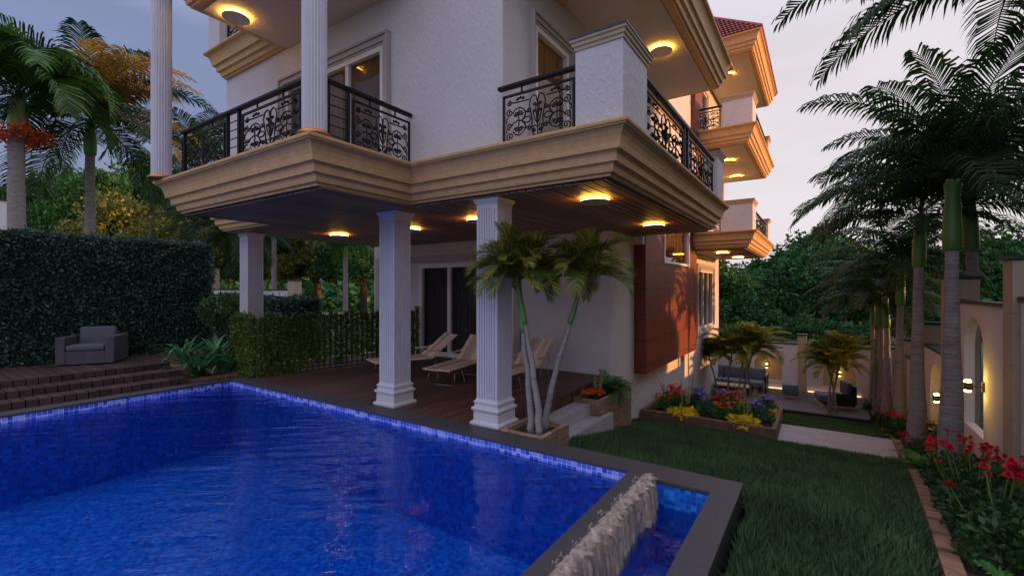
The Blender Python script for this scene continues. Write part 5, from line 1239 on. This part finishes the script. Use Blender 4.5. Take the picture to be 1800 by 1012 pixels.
def spikes(label, loc, n, h, spread, seed):
    t = thing('plume_plant', label, 'flowers', loc, 0, 'pale plume flowers'); rs = np.random.RandomState(seed); P = []; m = MB()
    for k in range(n):
        a = rs.uniform(0, 6.28); r_ = spread * rs.rand() ** .5; b = np.array((math.cos(a) * r_, math.sin(a) * r_, 0)); tp_ = b * 1.5 + np.array((0, 0, h * rs.uniform(.75, 1.1))); m.tube([b, tp_], .003, 4)
        q = rs.uniform(.45, 1.0, (90, 1)); V, F = rand_leaves(b + (tp_ - b) * q + rs.normal(size=(90, 3)) * .007, .022, .5, rs=rs); link('plume', fastmesh('plume', V, F, 'spike_petal'), t)
    m.build('stems', 'stem_green', t)
spikes('pale plume stalks behind the orange flowers by the steps', (-3.14, 7.28, -.17), 6, .42, .07, 1)
def yellow_plant(label, loc, s, seed):
    t = thing('yellow_leaf_plant', label, 'plant', loc, seed, 'bright yellow leaved plants in the flower box'); t.scale = (s,) * 3
    rs = np.random.RandomState(seed); n = 150; u = unit(rs.normal(size=(n, 3))); u[:, 2] = np.abs(u[:, 2]) * .6; P = u * rs.uniform(.3, 1, (n, 1)) * np.array((.26, .26, .17)) + np.array((0, 0, .03)); V, F = rand_leaves(P, .15, .75, u * np.array((1, 1, 0)) + np.array((0, 0, -.35)), .5, rs)
    link('leaves', fastmesh('leaves', V, F, 'yellow_leaf'), t)
yellow_plant('left bright yellow leaved plant at the front of the flower box', (-2.48, 10.32, -1.05), .95, 1); yellow_plant('middle bright yellow leaved plant at the front of the flower box', (-1.28, 10.34, -1.05), 1.0, 2); yellow_plant('small yellow leaved plant at the right end of the flower box', (-.95, 11.35, -1.05), .7, 3)
spikes('left plume stalks in the flower box above the yellow plant', (-2.42, 10.48, -1.05), 7, .62, .12, 2); spikes('right plume stalks in the flower box above the middle yellow plant', (-1.25, 10.5, -1.05), 8, .62, .14, 3); spikes('tall plume stalks at the back right of the flower box', (-1.3, 11.7, -1.05), 8, .62, .25, 4); spikes('thin plume stalks at the back left of the flower box', (-2.7, 11.8, -1.05), 5, .62, .2, 5)
bed = [('orange', -2.95, 10.55, FB, ME_OR, 16), ('scarlet', -2.75, 11.1, FB, ME_SC, 20), ('pink', -3.05, 11.3, FB, ME_PK, 14), ('purple', -2.35, 11.2, FT, ME_PU, 14), ('orange', -1.72, 10.55, FB, ME_OR, 18), ('scarlet', -1.85, 11.15, FB, ME_SC, 18), ('purple', -2.1, 10.75, FT, ME_PU, 4), ('purple', -2.45, 11.75, FT, ME_PU, 18),
       ('purple', -1.15, 11.0, FT, ME_PU, 14), ('purple', -.98, 10.8, FT, ME_PU, 5), ('scarlet', -1.6, 11.7, FB, ME_SC, 18), ('purple', -1.0, 11.75, FT, ME_PU, 16), ('scarlet', -3.0, 11.8, FB, ME_SC, 16), ('purple', -2.0, 11.85, FT, ME_PU, 12), ('orange', -1.45, 10.95, FB, ME_OR, 8), ('pink', -1.75, 11.45, FB, ME_PK, 12)]
lbs = ['orange flower clump at the front left corner of the flower box', 'scarlet flower clump behind the left yellow plant', 'pink flower clump against the house wall', 'purple flower clump in the middle left of the flower box', 'orange flower clump left of the middle yellow plant', 'scarlet flower clump in the centre of the flower box', 'leafy blue green clump between the yellow plants', 'purple flower clump at the back left of the flower box',
       'purple flower clump right of the middle plumes', 'small purple clump by the right end of the flower box', 'scarlet flower clump at the back centre', 'purple flower clump at the back right corner', 'scarlet flower clump at the back left corner', 'purple flower clump at the back centre', 'small orange clump behind the middle yellow plant', 'pink flower clump at the back centre']
for i, (c, x, y, fo, bl, nb) in enumerate(bed):
    t = flower_bush(c + '_flower_clump', lbs[i], (x, y, -1.07), 90 + i, 'flower clumps in the flower box', nb, .18, .34 if c != 'pink' else .4, fo, bl, 1.05, 'flowers')

# ------------------------------------------------------------------ furniture
def lounger(label):
    t = thing('sun_lounger', label, 'sun lounger', group='sun loungers on the covered deck')
    w = .56
    def slats(L0, n, M, name):
        m = MB(); p = L0 / n
        k = 7; sw = (w - .02) / k
        for i in range(k): m.rbox(-w / 2 + .01 + i * sw, 0, -.009, -w / 2 + .01 + (i + 1) * sw - .007, L0, .009, .003, M)
        m.rbox(-w / 2 - .012, -.01, -.018, -w / 2 + .008, L0 + .01, .012, .004, M); m.rbox(w / 2 - .008, -.01, -.018, w / 2 + .012, L0 + .01, .012, .004, M)
        for q in (.02, L0 * .5, L0 - .05): m.box(-w / 2, q, -.028, w / 2, q + .035, -.0095, M)
        return m.build(name, 'lounger_slat', t)
    slats(1.22, 8, Matrix.Translation((0, -.95, .31)), 'seat')
    slats(.74, 8, Matrix.Translation((0, .285, .315)) @ Matrix.Rotation(R(38), 4, 'X'), 'backrest')
    for y in (-.72, .38):
        m = MB()
        pts = [(-w / 2 + .01, y, .295), (-w / 2 - .02, y - .10, .012), (-w / 2 - .02, y + .30, .012), (-w / 2 + .01, y + .22, .295)]
        for s in (1, -1): m.tube([(s * a, b, c) for a, b, c in pts], .008, 6)
        m.tube([(-w / 2 - .02, y - .10, .012), (w / 2 + .02, y - .10, .012)], .008, 6); m.build('leg', 'steel', t, smooth=True)
    for s in (-1, 1):
        m = MB(); m.tube([(s * .28, .12, .32), (s * .31, .16, .46), (s * .31, .46, .46), (s * .28, .50, .52)], .009, 6); m.rbox(s * .31 - .02, .12, .465, s * .31 + .02, .5, .485, .005); m.build('armrest', 'lounger_slat', t)
    m = MB()
    for s in (-1, 1): m.tube([(s * .24, .66, .60), (s * .24, .80, .31)], .007, 5)
    m.build('prop', 'steel', t, smooth=True); t.scale = (.94,) * 3; return reg(t)
l1 = lounger('left sun lounger, partly behind the left front column'); l1.location = (-6.85, 6.65, 0); l1.rotation_euler = (0, 0, R(-22))
dup(l1, (-5.66, 6.72, 0), R(10), 'middle sun lounger between the two front columns'); dup(l1, (-4.45, 6.85, 0), R(2), 'right sun lounger, partly behind the right front column and thin palm trunks')
def armchair(loc, rz):
    t = thing('wicker_armchair', 'grey wicker armchair with cushions on the raised deck before the hedge', 'armchair', loc, rz); t.scale = (.84,) * 3
    m = MB(); m.rbox(-.50, -.42, .02, -.34, .42, .60, .012); m.rbox(.34, -.42, .02, .50, .42, .60, .012); m.rbox(-.339, -.42, .02, .339, .30, .30, .01); m.rbox(-.339, .26, .02, .339, .42, .66, .012); m.build('frame', 'wicker', t)
    m = MB(); m.rbox(-.33, -.44, .302, .33, .22, .43, .045); m.build('seat_cushion', 'cushion', t, smooth=True)
    m = MB(); m.rbox(-.325, -.02, 0, .325, .12, .40, .045, Matrix.Translation((0, .16, .40)) @ Matrix.Rotation(R(-12), 4, 'X')); m.build('back_cushion', 'cushion', t, smooth=True)
armchair((-11.38, 2.78, .302), R(57))
def sofa():
    t = thing('garden_sofa', 'long blue grey outdoor sofa with black frame by the rear wall', 'sofa', (-2.75, 19.55, -2.148))
    m = MB(); m.box(-1.15, -.42, .08, 1.05, .38, .16); m.box(1.05, -.45, 0, 1.12, .42, .62); m.box(-1.22, -.45, 0, -1.15, .42, .62); m.box(-1.15, .38, .08, 1.05, .42, .66)
    m.build('frame', 'black_frame', t)
    for k in range(3): m = MB(); a = -1.14 + k * .73; m.rbox(a, -.44, .17, a + .72, .22, .36, .05); m.build('seat_cushion', 'blue_cushion', t, smooth=True)
    for k in range(3): m = MB(); a = -1.14 + k * .73; m.rbox(a, .17, .34, a + .72, .36, .80, .06); m.build('back_cushion', 'blue_cushion', t, smooth=True)
sofa()
t = thing('coffee_table', 'low dark coffee table in front of the garden sofa', 'table', (-2.7, 18.6, -2.148)); m = MB(); m.rbox(-.6, -.3, .24, .6, .3, .29, .01); m.build('table_top', 'pale_wood', t)
for sx in (-1, 1):
    for sy in (-1, 1): m = MB(); m.box(sx * .55 - .025, sy * .26 - .025, 0, sx * .55 + .025, sy * .26 + .025, .239); m.build('leg', 'black_frame', t)
t = thing('ottoman', 'square blue grey ottoman standing alone on the terrace', 'ottoman', (-.88, 19.0, -2.148), .1); m = MB(); m.rbox(-.24, -.24, .08, .24, .24, .46, .04); m.build('cushion', 'blue_cushion', t, smooth=True); m = MB(); m.box(-.22, -.22, 0, .22, .22, .079); m.build('base', 'pale_wood', t)
t = thing('garden_armchair', 'blue grey garden lounge chair with black frame behind the right small palms', 'armchair', (.42, 18.5, -2.148), R(-75))
m = MB(); m.box(-.42, -.42, .06, .42, .42, .13); m.box(-.42, .38, .13, .42, .46, .70); m.box(.36, -.2, .13, .43, .38, .45); m.build('frame', 'black_frame', t)
m = MB(); m.rbox(-.40, -.52, .131, .34, .24, .36, .05); m.build('seat_cushion', 'blue_cushion', t, smooth=True); m = MB(); m.rbox(-.38, .22, .34, .34, .37, .78, .05); m.build('back_cushion', 'cushion', t, smooth=True)
m = MB(); m.box(-.46, -.5, 0, .46, .5, .05); m.build('base', 'pale_wood', t)
